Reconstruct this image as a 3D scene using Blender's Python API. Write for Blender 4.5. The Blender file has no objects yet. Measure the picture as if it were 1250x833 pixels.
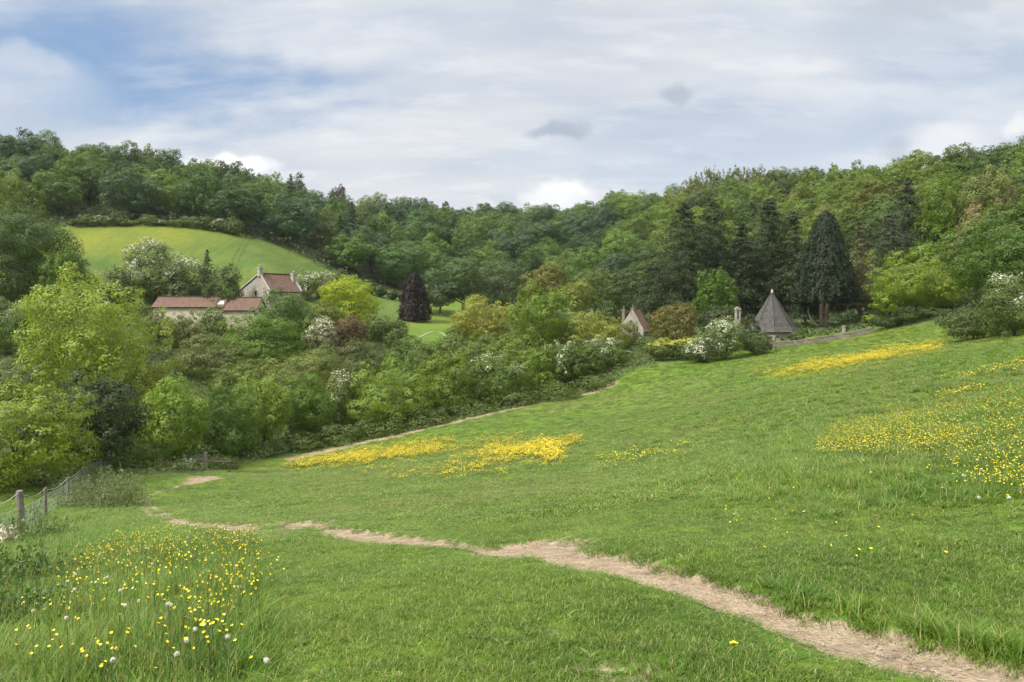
import bpy, bmesh, math, random
import numpy as np
F=903.; CX=625.; HY=370.
def P(px,py,Y): return ((px-CX)/F*Y, Y, (HY-py)/F*Y)
CP=[]
def c(px,py,Y): CP.append(P(px,py,Y))
def w(x,y,z): CP.append((x,y,z))
# feet and behind
w(0,0,-1.62); w(0,-8,-1.2); w(10,-8,0.4); w(-10,-8,-3.2); w(25,-15,2.5); w(-30,-15,-7); w(0,-40,0); w(50,-40,5); w(-50,-40,-8)
# near field
for p in [(625,833,3.35),(625,740,4.75),(0,833,4.4),(200,833,3.9),(0,740,8.2),(200,720,7.4),(300,650,14.5),(170,640,20.5),
 (625,665,8.2),(850,720,5.1),(1000,770,4.15),(1250,833,3.1),(1250,740,4.2),(1000,700,5.2),(1250,650,6.2),(1000,620,8.5),
 (1000,550,16),(1250,560,9.6),(375,640,15),(620,640,12),(620,600,22),(620,550,45),(850,550,27),(850,480,60),(1000,480,37),
 (1250,500,16),(1250,420,40),(1250,400,58),(1100,420,72),(1000,430,72),(1000,405,95),(870,436,90),(780,446,88),(725,480,82),(640,497,75),
 (510,525,68),(370,555,60),(245,580,46),(180,613,31),(450,600,30),
 (27,658,18.7),(56,632,26),(84,612,32),(235,575,45),(1150,397,70),(1060,405,88),
 # valley
 (0,600,34),(120,560,48),(250,545,62),(330,520,76),(430,490,86),(550,455,100),(680,432,108),(760,428,104),
 (100,470,75),(250,430,106),(350,425,106),(470,415,112),(530,405,125),(560,394,142),(500,374,155),(420,372,150),
 (15,425,80),(-150,430,70),(60,400,100),(200,384,122),(330,384,124),(640,388,150),(700,392,135),(770,404,118),(850,408,110),(940,402,104),
 # hill field
 (100,345,132),(230,340,138),(330,325,142),(100,279,165),(200,277,166),(290,287,168),(400,331,170),(460,357,172),(-100,290,150),
 # wood feet
 (540,362,195),(640,362,195),(740,372,170),(830,385,145),(950,388,125),(1060,385,115),(1150,372,100),(1250,350,80),(1350,360,70)]: c(*p)
SKY=[(-200,150,215),(0,163,215),(100,176,222),(200,190,232),(300,212,255),(420,240,290),(520,251,320),(640,258,340),(760,243,320),(850,226,290),(940,214,262),(1000,209,235),(1100,197,200),(1180,182,172),(1250,166,150),(1400,140,130)]
for (px,py,Y) in SKY:
    x,y,z=P(px,py,Y); w(x,y,z-10); w(x*1.25,y*1.25,z-5); w(x*1.9,y*1.9,z-8)
CP=np.array(CP)
def kern(d2): return np.where(d2>0,d2*np.log(d2+1e-12),0)
S=100.
A=CP[:,:2]/S; NCP=len(A)
_K=kern(((A[:,None]-A[None])**2).sum(2))+np.eye(NCP)*2e-5
_Q=np.hstack([np.ones((NCP,1)),A])
SOL=np.linalg.solve(np.block([[_K,_Q],[_Q.T,np.zeros((3,3))]]),np.concatenate([CP[:,2],np.zeros(3)]))
rng=np.random.default_rng(7)
random.seed(7)
def vnoise(x,y,seed=0):
    """smooth value noise in metres, about -1..1"""
    xi=np.floor(x).astype(np.int64); yi=np.floor(y).astype(np.int64)
    fx=x-xi; fy=y-yi; fx=fx*fx*(3-2*fx); fy=fy*fy*(3-2*fy)
    def h(a,b):
        n=(a*374761393+b*668265263+seed*974711)&0x7fffffff
        n=((n^(n>>13))*1274126177)&0x7fffffff
        return ((n^(n>>16))&0xffff)/32767.5-1
    return (h(xi,yi)*(1-fx)+h(xi+1,yi)*fx)*(1-fy)+(h(xi,yi+1)*(1-fx)+h(xi+1,yi+1)*fx)*fy
def fbm(x,y,seed=0,o=3):
    s=0;a=1;t=0
    for k in range(o):
        s=s+a*vnoise(x*2**k,y*2**k,seed+k*17); t+=a; a*=.5
    return s/t
def base_ground(x,y):
    x=np.asarray(x,float); shp=x.shape; x=x.ravel()/S; y=np.asarray(y,float).ravel()/S
    r=np.hypot(x,y); k=np.minimum(1,5.2/np.maximum(r,1e-6)); xx=x*k; yy=y*k
    o=np.empty(len(x))
    for i in range(0,len(x),20000):
        xs,ys=xx[i:i+20000],yy[i:i+20000]
        d2=(xs[:,None]-A[None,:,0])**2+(ys[:,None]-A[None,:,1])**2
        o[i:i+20000]=kern(d2)@SOL[:NCP]+SOL[NCP]+SOL[NCP+1]*xs+SOL[NCP+2]*ys
    f=np.clip((r-3.6)/2.0,0,1); f=f*f*(3-2*f)
    o=o*(1-f)+18*f
    return o.reshape(shp)
def pix(x,y,z): return CX+F*x/y, HY-F*z/y
def hit(px,py):
    """where the view ray through a photograph pixel meets the bare ground"""
    px=np.atleast_1d(np.asarray(px,float)); py=np.atleast_1d(np.asarray(py,float))
    Ys=2.6*1.02**np.arange(240)
    out=np.zeros((len(px),3))
    for i in range(len(px)):
        ux=(px[i]-CX)/F; uz=(HY-py[i])/F
        g=base_ground(ux*Ys,Ys)-uz*Ys
        j=np.argmax(g>0)
        if j==0: Y=Ys[0] if g[0]>0 else Ys[-1]
        else: Y=Ys[j-1]+(Ys[j]-Ys[j-1])*(-g[j-1])/(g[j]-g[j-1])
        out[i]=(ux*Y,Y,uz*Y)
    return out
# ---------------------------------------------------------------- the footpath (centre line and half width on the ground)
UP=[(340,637),(356,639),(380,636),(420,645),(476,651),(540,660),(600,669),(628,664),(660,660),(700,669),(750,675),(830,698),(918,724),(974,744),(1050,762),(1110,782),(1170,796),(1250,816),(1330,836),(1480,874)]
LO=[(340,640),(360,644),(420,657),(470,664),(540,670),(590,673),(622,673),(680,685),(740,700),(800,716),(850,731),(930,758),(1010,789),(1050,805),(1110,820),(1170,836),(1250,862),(1330,890),(1480,944)]
def resample(pl,n):
    pl=np.array(pl,float); d=np.r_[0,np.cumsum(np.hypot(*np.diff(pl,axis=0).T))]
    t=np.linspace(0,d[-1],n); return np.c_[np.interp(t,d,pl[:,0]),np.interp(t,d,pl[:,1])]
def edges(up,lo,n):
    xs=np.linspace(up[0][0],up[-1][0],n)
    a=np.array(up,float); b=np.array(lo,float)
    return hit(xs,np.interp(xs,a[:,0],a[:,1])), hit(xs,np.interp(xs,b[:,0],b[:,1]))
PA,PB=edges(UP,LO,136)
FAR=np.array([(252,583),(240,588),(215,594),(190,602),(176,607),(173,612),(180,619),(192,627),(212,636),(235,639),(270,642),(305,646)],float)
FARW=np.array([7,4,3,2.5,3,4,5,4.5,3.5,3,2.5,1.5])
fc=resample(FAR,50); fd=np.linspace(0,1,50); fw=np.interp(fd,np.linspace(0,1,len(FAR)),FARW)
PC=hit(fc[:,0],fc[:,1]); PCW=np.interp(fd,[0,.08,.14,.36,.44,1],[1,.8,.45,.45,1,1])*np.maximum(0.33,fw*2.4*PC[:,1]/F)
TRK=np.array([(352,562),(370,557),(400,550),(440,541),(480,533),(510,525),(560,514),(600,505),(640,496.5),(690,485),(725,479.5),(750,468)],float)
tc=resample(TRK,60); PT=hit(tc[:,0],tc[:,1]); PTW=np.full(60,.55)*(.7+.5*np.abs(np.sin(np.arange(60)*.9)))
PM=(PA+PB)/2; PMW=np.linalg.norm((PA-PB)[:,:2],axis=1)/2
# true half width across the walking direction
_t=np.gradient(PM[:,:2],axis=0); _t/=np.linalg.norm(_t,axis=1)[:,None]
_n=np.c_[-_t[:,1],_t[:,0]]; PMW=np.maximum(.10,np.abs(((PA-PB)[:,:2]*_n).sum(1))/2)
def path_ratio(x,y):
    """distance from the nearest path's centre line over its half width"""
    x=np.asarray(x,float).ravel(); y=np.asarray(y,float).ravel(); best=np.full(len(x),9.)
    m=(np.hypot(x,y)<95)&(y>0); idx=np.where(m)[0]
    for C,W in ((PM,PMW),(PC,PCW),(PT,PTW)):
        for i in range(0,len(idx),20000):
            k=idx[i:i+20000]
            d=np.hypot(x[k,None]-C[None,:,0],y[k,None]-C[None,:,1])
            best[k]=np.minimum(best[k],(d/W[None]).min(1))
    return best
def ground(x,y,pr=None):
    x=np.asarray(x,float); y=np.asarray(y,float)
    z=base_ground(x,y); r=np.hypot(x,y)
    z=z+.030*fbm(x*1.1,y*1.1,3)*np.clip(r/4,0,1)*np.clip(60/np.maximum(r,1),0,1)+.06*fbm(x*.15,y*.15,9)*np.clip((r-6)/25,0,1)
    if pr is None: pr=path_ratio(x,y).reshape(z.shape)
    z=z-.055*np.clip(1.45-pr,0,.6)/.6*np.clip(60/np.maximum(r,1)-.4,0,1)
    return z
# ---------------------------------------------------------------- scene, materials
for b in (bpy.data.objects,bpy.data.meshes): pass
scn=bpy.context.scene; COL=scn.collection
def lin(r,g,b):
    f=lambda c:(c/255/12.92) if c/255<=.04045 else ((c/255+.055)/1.055)**2.4
    return (f(r),f(g),f(b),1)
class NT:
    def __init__(s,tree): s.t=tree; s.n=tree.nodes; s.l=tree.links
    def add(s,typ,ins=None,**kw):
        nd=s.n.new(typ)
        for k,v in kw.items(): setattr(nd,k,v)
        for k,v in (ins or {}).items():
            sock=nd.inputs[k]
            if isinstance(v,bpy.types.NodeSocket): s.l.new(v,sock)
            else: sock.default_value=v
        return nd
    def math(s,op,a,b=None,c=None,clamp=False):
        nd=s.n.new('ShaderNodeMath'); nd.operation=op; nd.use_clamp=clamp
        for i,v in enumerate((a,b,c)):
            if v is None: continue
            if isinstance(v,bpy.types.NodeSocket): s.l.new(v,nd.inputs[i])
            else: nd.inputs[i].default_value=v
        return nd.outputs[0]
    def vmath(s,op,a,b=None):
        nd=s.n.new('ShaderNodeVectorMath'); nd.operation=op
        for i,v in enumerate((a,b)):
            if v is None: continue
            if isinstance(v,bpy.types.NodeSocket): s.l.new(v,nd.inputs[i])
            else: nd.inputs[i].default_value=v
        return nd.outputs[1] if op in('LENGTH','DOT_PRODUCT','DISTANCE') else nd.outputs[0]
    def mix(s,f,a,b,blend='MIX'):
        nd=s.n.new('ShaderNodeMix'); nd.data_type='RGBA'; nd.blend_type=blend
        for i,v in ((0,f),(6,a),(7,b)):
            if isinstance(v,bpy.types.NodeSocket): s.l.new(v,nd.inputs[i])
            else: nd.inputs[i].default_value=v
        return nd.outputs[2]
    def noise(s,vec,scale,detail=3,rough=.55,dist=0):
        nd=s.add('ShaderNodeTexNoise',{'Scale':scale,'Detail':detail,'Roughness':rough,'Distortion':dist})
        if vec is not None: s.l.new(vec,nd.inputs['Vector'])
        return nd.outputs['Fac']
    def ramp(s,f,stops):
        nd=s.n.new('ShaderNodeValToRGB'); s.l.new(f,nd.inputs[0]); e=nd.color_ramp.elements
        while len(e)<len(stops): e.new(.5)
        for q,(p,c) in zip(e,stops): q.position=p; q.color=c if len(c)==4 else (*c,1)
        return nd.outputs[0]
    def smooth(s,x,a,b):
        nd=s.n.new('ShaderNodeMapRange'); nd.interpolation_type='SMOOTHSTEP'
        s.l.new(x,nd.inputs[0]); nd.inputs[1].default_value=a; nd.inputs[2].default_value=b
        return nd.outputs[0]
def newmat(name):
    m=bpy.data.materials.new(name); m.use_nodes=True; m.node_tree.nodes.clear()
    return m,NT(m.node_tree)
def finish(t,sh,disp=None):
    o=t.add('ShaderNodeOutputMaterial'); t.l.new(sh,o.inputs['Surface'])
def leafmat(name,trans=.3,vary=.55,objcol=True,color=None,hue=.5):
    m,t=newmat(name)
    if objcol: c=t.add('ShaderNodeObjectInfo').outputs['Color']
    else:
        c=t.add('ShaderNodeRGB').outputs[0]; c.default_value=color
    ran=t.add('ShaderNodeNewGeometry').outputs['Random Per Island']
    oc=t.add('ShaderNodeTexCoord').outputs['Object']
    n=t.noise(oc,.55,3,.6)
    v=t.math('MULTIPLY',t.math('MULTIPLY_ADD',ran,vary,1-vary/2),t.math('MULTIPLY_ADD',n,.9,.55))
    warm=t.mix(t.math('MULTIPLY',n,hue),c,t.mix(1,c,(1.30,1.12,.70,1),'MULTIPLY'))
    col=t.mix(1,warm,t.add('ShaderNodeCombineColor',{0:v,1:v,2:v}).outputs[0],'MULTIPLY')
    p=t.add('ShaderNodeBsdfPrincipled',{'Base Color':col,'Roughness':.55,'Specular IOR Level':.25})
    tr=t.add('ShaderNodeBsdfTranslucent',{'Color':t.mix(1,col,(1.5,1.5,.7,1),'MULTIPLY')})
    finish(t,t.add('ShaderNodeMixShader',{0:trans,1:p.outputs[0],2:tr.outputs[0]}).outputs[0]); return m
def simple(name,col,rough=.8,vary=.3,scale=3.,col2=None,spec=.3,bump=0,detail=4):
    m,t=newmat(name); oc=t.add('ShaderNodeTexCoord').outputs['Object']
    n=t.noise(oc,scale,detail,.65)
    c2=col2 or tuple(x*(1-vary) for x in col[:3])+(1,)
    c=t.mix(t.smooth(n,.32,.68),c2,col)
    p=t.add('ShaderNodeBsdfPrincipled',{'Base Color':c,'Roughness':rough,'Specular IOR Level':spec})
    if bump:
        b=t.add('ShaderNodeBump',{'Strength':bump,'Distance':.03,'Height':t.noise(oc,scale*4,4,.7)}); t.l.new(b.outputs[0],p.inputs['Normal'])
    finish(t,p.outputs[0]); return m
M={}
M['leaf']=leafmat('foliage',.30,.22,hue=.4)
M['needle']=leafmat('needles',.10,.3,hue=.2)
M['blossom']=leafmat('blossom',.2,.25,False,(.40,.41,.32,1),.1)
M['gold']=leafmat('golden_foliage',.2,.4,False,(.25,.27,.035,1),.2)
M['bark']=simple('bark',(.13,.10,.075,1),.9,.5,2.5,bump=.6)
M['redbark']=simple('red_bark',(.25,.195,.15,1),.9,.35,1.2,bump=.6)
M['wood']=simple('weathered_wood',(.20,.175,.145,1),.9,.45,6,bump=.4)
M['wire']=simple('galvanised_wire',(.42,.43,.42,1),.5,.2,5)
M['white']=simple('white_paint',(.42,.42,.39,1),.6,.12,3)
M['sign']=simple('grey_board',(.48,.49,.47,1),.6,.15,3)
M['cream']=simple('cream_render',(.50,.45,.33,1),.9,.25,1.2)
M['coping']=simple('pale_coping_stone',(.34,.325,.28,1),.9,.25,3)
M['petal']=simple('buttercup_petal',(.68,.54,.006,1),.35,.15,40,spec=.5)
M['puff']=leafmat('seed_fluff',.3,.2,False,(.50,.51,.46,1),.0)
M['stem']=simple('flower_stem',(.12,.19,.045,1),.7,.3,20)
M['drystem']=leafmat('dry_stem',.4,.3,False,(.27,.29,.11,1),.1)
M['glass']=simple('dark_window_glass',(.03,.035,.04,1),.15,.2,2,spec=.6)
def stone(name,c1,c2,mort,sc=1.6):
    m,t=newmat(name); oc=t.add('ShaderNodeTexCoord').outputs['Object']
    sep=t.add('ShaderNodeSeparateXYZ',{0:oc}).outputs
    v=t.add('ShaderNodeCombineXYZ',{0:t.math('ADD',sep[0],sep[1]),1:sep[2],2:0.}).outputs[0]
    v=t.vmath('ADD',v,t.vmath('SCALE',t.add('ShaderNodeTexNoise',{'Vector':oc,'Scale':3.}).outputs['Color'],None))
    b=t.add('ShaderNodeTexBrick',{'Vector':v,'Color1':c1,'Color2':c2,'Mortar':mort,'Scale':sc,'Mortar Size':.03,'Bias':-.1,'Brick Width':.55,'Row Height':.3})
    n=t.noise(oc,.9,5,.65)
    c=t.mix(t.smooth(n,.35,.75),b.outputs[0],t.mix(1,b.outputs[0],(.62,.6,.55,1),'MULTIPLY'))
    p=t.add('ShaderNodeBsdfPrincipled',{'Base Color':c,'Roughness':.92,'Specular IOR Level':.2})
    bp=t.add('ShaderNodeBump',{'Strength':.6,'Distance':.03,'Height':b.outputs['Fac']}); bp.invert=True; t.l.new(bp.outputs[0],p.inputs['Normal'])
    finish(t,p.outputs[0]); return m
M['stone']=stone('rubble_stone',(.37,.35,.29,1),(.26,.245,.205,1),(.33,.32,.28,1))
M['wallstone']=stone('dry_stone',(.29,.265,.21,1),(.19,.18,.145,1),(.10,.095,.075,1),2.2)
def tiles(name,c1,c2,rows,cols):
    """rows and columns run over the roof plane's own u (along) and v (down) in metres (UV map)"""
    m,t=newmat(name); uv=t.add('ShaderNodeUVMap').outputs[0]; oc=t.add('ShaderNodeTexCoord').outputs['Object']
    b=t.add('ShaderNodeTexBrick',{'Vector':uv,'Color1':c1,'Color2':c2,'Mortar':tuple(x*.45 for x in c2[:3])+(1,),'Scale':1.,'Mortar Size':.012,'Brick Width':cols,'Row Height':rows,'Bias':0.})
    n=t.noise(oc,1.1,5,.7); n2=t.noise(oc,5.,3,.6)
    c=t.mix(t.smooth(n,.45,.75),b.outputs[0],t.mix(1,b.outputs[0],(.7,.66,.6,1),'MULTIPLY'))
    c=t.mix(t.math('MULTIPLY',t.smooth(n2,.58,.75),.5),c,(.26,.25,.17,1))
    p=t.add('ShaderNodeBsdfPrincipled',{'Base Color':c,'Roughness':.85,'Specular IOR Level':.25})
    bp=t.add('ShaderNodeBump',{'Strength':.7,'Distance':.04,'Height':b.outputs['Fac']}); bp.invert=True; t.l.new(bp.outputs[0],p.inputs['Normal'])
    finish(t,p.outputs[0]); return m
M['pantile']=tiles('red_pantiles',(.155,.088,.064,1),(.112,.070,.054,1),.32,.26)
M['browntile']=tiles('brown_tiles',(.23,.125,.085,1),(.13,.09,.07,1),.28,.3)
M['slate']=tiles('grey_slate',(.085,.083,.078,1),(.050,.049,.046,1),.22,.3)

# ---------------------------------------------------------------- objects
def tag(o,label=None,cat=None,group=None,kind=None):
    for k,v in (('label',label),('category',cat),('group',group),('kind',kind)):
        if v: o[k]=v
    return o
def link(name,me,mats,parent=None,loc=(0,0,0)):
    o=bpy.data.objects.new(name,me); COL.objects.link(o); o.location=loc
    if parent: o.parent=parent
    if me is not None:
        for m in (mats if isinstance(mats,(list,tuple)) else [mats]): me.materials.append(m)
    return o
def empty(name,loc,label,cat,group=None,rz=0):
    o=bpy.data.objects.new(name,None); COL.objects.link(o); o.location=loc; o.rotation_euler=(0,0,rz); o.empty_display_size=.3
    return tag(o,label,cat,group)
def quadmesh(name,V,Fc,mi=None,smooth=False):
    V=np.asarray(V,np.float32).reshape(-1,3); Fc=np.asarray(Fc,np.int32); k=Fc.shape[1]
    me=bpy.data.meshes.new(name); me.vertices.add(len(V)); me.vertices.foreach_set('co',V.ravel())
    me.loops.add(Fc.size); me.loops.foreach_set('vertex_index',Fc.ravel())
    me.polygons.add(len(Fc)); me.polygons.foreach_set('loop_start',np.arange(0,Fc.size,k,dtype=np.int32))
    if mi is not None: me.polygons.foreach_set('material_index',np.asarray(mi,np.int32))
    if smooth: me.polygons.foreach_set('use_smooth',np.ones(len(Fc),bool))
    me.update(calc_edges=True); return me
class MB:
    """collects polygons of one mesh"""
    def __init__(s): s.v=[]; s.f=[]; s.uv={}; s.mi=[]
    def poly(s,pts,uv=None,mi=0):
        i=len(s.v); s.v+= [tuple(p) for p in pts]; s.f.append(tuple(range(i,i+len(pts)))); s.mi.append(mi)
        if uv: s.uv[len(s.f)-1]=uv
    def box(s,x0,x1,y0,y1,z0,z1,mi=0):
        i=len(s.v); s.v+=[(x,y,z) for z in(z0,z1) for x,y in((x0,y0),(x1,y0),(x1,y1),(x0,y1))]
        for f in((3,2,1,0),(4,5,6,7),(0,1,5,4),(1,2,6,5),(2,3,7,6),(3,0,4,7)): s.f.append(tuple(i+k for k in f)); s.mi.append(mi)
    def tube(s,pts,rad,n=7,mi=0,cap=True):
        pts=[np.array(p,float) for p in pts]; i0=len(s.v)
        for k,p in enumerate(pts):
            d=pts[min(k+1,len(pts)-1)]-pts[max(k-1,0)]; d/=np.linalg.norm(d)+1e-9
            a=np.cross(d,(0,0,1) if abs(d[2])<.9 else (1,0,0)); a/=np.linalg.norm(a); b=np.cross(d,a)
            r=rad[k] if hasattr(rad,'__len__') else rad
            for j in range(n):
                t=2*math.pi*j/n; s.v.append(tuple(p+r*(a*math.cos(t)+b*math.sin(t))))
        for k in range(len(pts)-1):
            for j in range(n):
                q=i0+k*n; s.f.append((q+j,q+(j+1)%n,q+n+(j+1)%n,q+n+j)); s.mi.append(mi)
        if cap:
            s.f.append(tuple(i0+(len(pts)-1)*n+j for j in range(n))); s.mi.append(mi)
            s.f.append(tuple(i0+n-1-j for j in range(n))); s.mi.append(mi)
    def slab(s,pts,th,uvdir=None,mi=0):
        """a planar quad given its thickness below; uv in metres"""
        p=[np.array(q,float) for q in pts]; nrm=np.cross(p[1]-p[0],p[2]-p[0]); nrm/=np.linalg.norm(nrm)
        if nrm[2]<0: p=p[::-1]; nrm=-nrm
        u=p[1]-p[0]; u/=np.linalg.norm(u); v=np.cross(nrm,u)
        uv=[(float((q-p[0])@u),float((q-p[0])@v)) for q in p]
        lo=[q-nrm*th for q in p]; s.poly(p,uv,mi); s.poly(lo[::-1],uv[::-1],mi)
        for k in range(len(p)):
            k2=(k+1)%len(p); s.poly([p[k2],p[k],lo[k],lo[k2]],[(0,0),(1,0),(1,.1),(0,.1)],mi)
    def mesh(s,name,smooth=False):
        me=bpy.data.meshes.new(name); me.from_pydata(s.v,[],s.f)
        if s.uv:
            l=me.uv_layers.new(name='UVMap')
            for fi,uv in s.uv.items():
                for li,c in zip(me.polygons[fi].loop_indices,uv): l.data[li].uv=c
        me.polygons.foreach_set('material_index',s.mi)
        if smooth: me.polygons.foreach_set('use_smooth',[True]*len(me.polygons))
        me.update(); return me
    def obj(s,name,mat,parent=None,loc=(0,0,0),smooth=False): return link(name,s.mesh(name,smooth),mat,parent,loc)
# ---------------------------------------------------------------- ground sheet
def in_poly(px,py,poly):
    px=np.asarray(px); py=np.asarray(py); c=np.zeros(px.shape,bool); n=len(poly)
    for i in range(n):
        x1,y1=poly[i]; x2,y2=poly[(i+1)%n]
        if y1==y2: continue
        c^=((y1>py)!=(y2>py))&(px<(x2-x1)*(py-y1)/(y2-y1)+x1)
    return c
FIELD_EDGE=np.array([(-400,690),(-100,640),(0,600),(90,590),(170,583),(240,578),(300,566),(370,553),(510,524),(640,496),(725,479),(780,449),(870,437),(920,413),(1000,408),(1060,402),(1150,397),(1250,395),(1400,390)],float)
def in_field(x,y):
    yy=np.maximum(y,.1); z=base_ground(x,y); px,py=pix(x,yy,z)
    return (y<.5)|((py>np.interp(px,FIELD_EDGE[:,0],FIELD_EDGE[:,1]))&(np.hypot(x,y)<110))
FOOT=np.array([(-700,150),(-60,165),(100,169),(290,171),(400,174),(460,182),(540,197),(640,197),(740,172),(830,148),(950,130),(1060,116),(1150,102),(1250,84),(1330,80),(1900,80)],float)
SKYA=np.array(SKY,float)
def foot_y(px): return np.interp(px,FOOT[:,0],FOOT[:,1])
def sky_y(px): return np.interp(px,SKYA[:,0],SKYA[:,2])
def build_ground():
    th=np.r_[np.linspace(-math.pi,-1.0,40,endpoint=False),np.linspace(-1.0,1.0,620,endpoint=False),np.linspace(1.0,math.pi,40,endpoint=False)]
    rr=np.r_[0.02,np.geomspace(.8,60,330,endpoint=False),np.geomspace(60,480,150,endpoint=False),np.geomspace(480,6000,26)]
    R,T=np.meshgrid(rr,th,indexing='ij'); x=R*np.sin(T); y=R*np.cos(T)
    pr=path_ratio(x,y).reshape(x.shape)
    z=ground(x,y,pr)
    nr,nt=x.shape; ii=np.arange(nr*nt).reshape(nr,nt); nx=np.roll(ii,-1,axis=1)
    Fc=np.stack([ii[:-1],ii[1:],nx[1:],nx[:-1]],-1).reshape(-1,4)
    me=quadmesh('ground',np.stack([x,y,z],-1),Fc,smooth=True)
    me.flip_normals()
    xf,yf=x.ravel(),y.ravel(); yy=np.maximum(yf,.5); px,py=pix(xf,yy,base_ground(xf,yf))
    fld=in_field(xf,yf)
    rad=np.hypot(xf,yf)
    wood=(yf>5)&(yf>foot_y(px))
    # hill field and lawn beyond the valley
    hill=(yf>100)&(px<500)&(~wood)&(yf>122)
    lawn=(yf>112)&(yf<200)&(px>470)&(px<600)&(~wood)
    rough=(~fld)&(~wood)&(~hill)&(~lawn)
    butter=np.zeros(len(xf))
    for poly,s in BUTTER_GROUND: butter=np.maximum(butter,in_poly(px,py,poly)*fld*s)
    butter=np.maximum(butter,hill*np.clip(1.1-np.hypot((px-120)/170,(py-290)/26),0,.55)*np.clip(.55+.9*fbm(xf*.06,yf*.06,41),0,1))
    bare=np.clip(1.9-pr.ravel(),0,1)
    for (bx,by,br,bs) in BARE:
        p=hit(bx,by)[0]; d=np.hypot((xf-p[0]),(yf-p[1]))/br
        bare=np.maximum(bare,bs*np.clip(1.5-d,0,1))
    lush=np.clip(LUSH(px,py,yf),0,1)*fld
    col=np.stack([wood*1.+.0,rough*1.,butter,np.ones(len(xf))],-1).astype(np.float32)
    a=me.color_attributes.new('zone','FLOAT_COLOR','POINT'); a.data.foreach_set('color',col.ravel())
    col=np.stack([bare,lush,hill*1.,np.ones(len(xf))],-1).astype(np.float32)
    a=me.color_attributes.new('cover','FLOAT_COLOR','POINT'); a.data.foreach_set('color',col.ravel())
    m,t=newmat('turf')
    geo=t.add('ShaderNodeNewGeometry').outputs['Position']
    za=t.add('ShaderNodeSeparateColor',{0:t.add('ShaderNodeAttribute',attribute_name='zone').outputs[0]}).outputs
    ca=t.add('ShaderNodeSeparateColor',{0:t.add('ShaderNodeAttribute',attribute_name='cover').outputs[0]}).outputs
    n1=t.noise(geo,.09,5,.6); n2=t.noise(geo,.7,5,.65); n3=t.noise(geo,9.,4,.7); n4=t.noise(geo,45.,3,.7)
    g=t.mix(t.smooth(n2,.3,.7),(.056,.108,.011,1),(.088,.142,.016,1))
    g=t.mix(t.math('MULTIPLY',t.smooth(n1,.42,.62),.55),g,(.122,.152,.028,1))
    g=t.mix(t.math('MULTIPLY',ca[1],.75),g,t.mix(n2,(.052,.108,.009,1),(.084,.145,.014,1)))
    st=t.noise(t.add('ShaderNodeMapping',{'Vector':geo,'Rotation':(0,0,math.radians(24)),'Scale':(.9,.08,.3)}).outputs[0],.9,4,.6)
    hf=t.mix(t.smooth(n1,.35,.65),(.058,.098,.018,1),(.088,.118,.021,1)); hf=t.mix(t.math('MULTIPLY',t.smooth(st,.40,.66),.55),hf,(.040,.072,.013,1)); hf=t.mix(t.math('MULTIPLY',t.smooth(n2,.5,.75),.5),hf,(.105,.120,.028,1))
    g=t.mix(ca[2],g,hf)
    g=t.mix(t.math('MULTIPLY',za[2],t.math('MULTIPLY_ADD',n2,.8,.15),clamp=True),g,(.30,.27,.015,1))
    rg=t.mix(t.smooth(n2,.35,.65),(.05,.085,.02,1),(.10,.13,.04,1))
    g=t.mix(za[1],g,rg)
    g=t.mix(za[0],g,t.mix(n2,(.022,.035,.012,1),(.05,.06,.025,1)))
    soil=t.mix(t.smooth(n3,.3,.7),(.15,.11,.075,1),(.27,.215,.15,1))
    bm=t.smooth(t.math('ADD',ca[0],t.math('MULTIPLY_ADD',n3,.9,-.45)),.45,.8)
    g=t.mix(bm,g,soil)
    n5=t.noise(geo,2.2,4,.7); v=t.math('MULTIPLY',t.math('MULTIPLY_ADD',n4,.7,.65),t.math('MULTIPLY_ADD',n3,.6,.7)); v=t.math('MULTIPLY',v,t.math('MULTIPLY_ADD',n5,1.0,.5))
    g=t.mix(1,g,t.add('ShaderNodeCombineColor',{0:v,1:v,2:v}).outputs[0],'MULTIPLY')
    p=t.add('ShaderNodeBsdfPrincipled',{'Base Color':g,'Roughness':.9,'Specular IOR Level':.12})
    b=t.add('ShaderNodeBump',{'Strength':.55,'Distance':.06,'Height':t.math('ADD',n3,t.math('MULTIPLY',n4,.5))}); t.l.new(b.outputs[0],p.inputs['Normal'])
    finish(t,p.outputs[0])
    tag(link('ground',me,m),kind='structure')
BUTTER_GROUND=[([(335,572),(350,562),(420,550),(550,532),(560,545),(520,562),(420,575),(345,577)],.16),([(520,562),(580,540),(705,535),(700,550),(640,572),(560,575)],.16),
 ([(920,462),(960,448),(1040,432),(1150,420),(1155,432),(1080,446),(1000,460),(940,465)],.6)]
BARE=[(672,776,.36,.5),(745,824,.40,.55),(650,760,.3,.3),(246,584,.55,.75),(690,655,.5,.6),(330,640,1.6,.55),(420,715,.5,.45),(370,700,.5,.5),(775,808,.3,.4),(330,650,1.5,.6)]
def LUSH(px,py,Y):
    l=np.clip((np.interp(py,[590,640,660,700,760,833,900],[150,168,262,335,350,345,340])-px)/55,0,1)*np.clip((py-585)/30,0,1)                     # long grass by the fence
    r=np.clip((px-760)/200,0,1)*np.clip((640-py)/60,0,1)*np.clip((py-420)/20,0,1)*.75   # the upper field
    up=np.interp(px,[p[0] for p in UP],[p[1] for p in UP])
    bank=.6*np.clip((px-900)/150,0,1)*np.clip(1-np.abs(py-up+8)/26,0,1)
    return np.maximum(np.maximum(l,r),bank)
build_ground()
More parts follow.
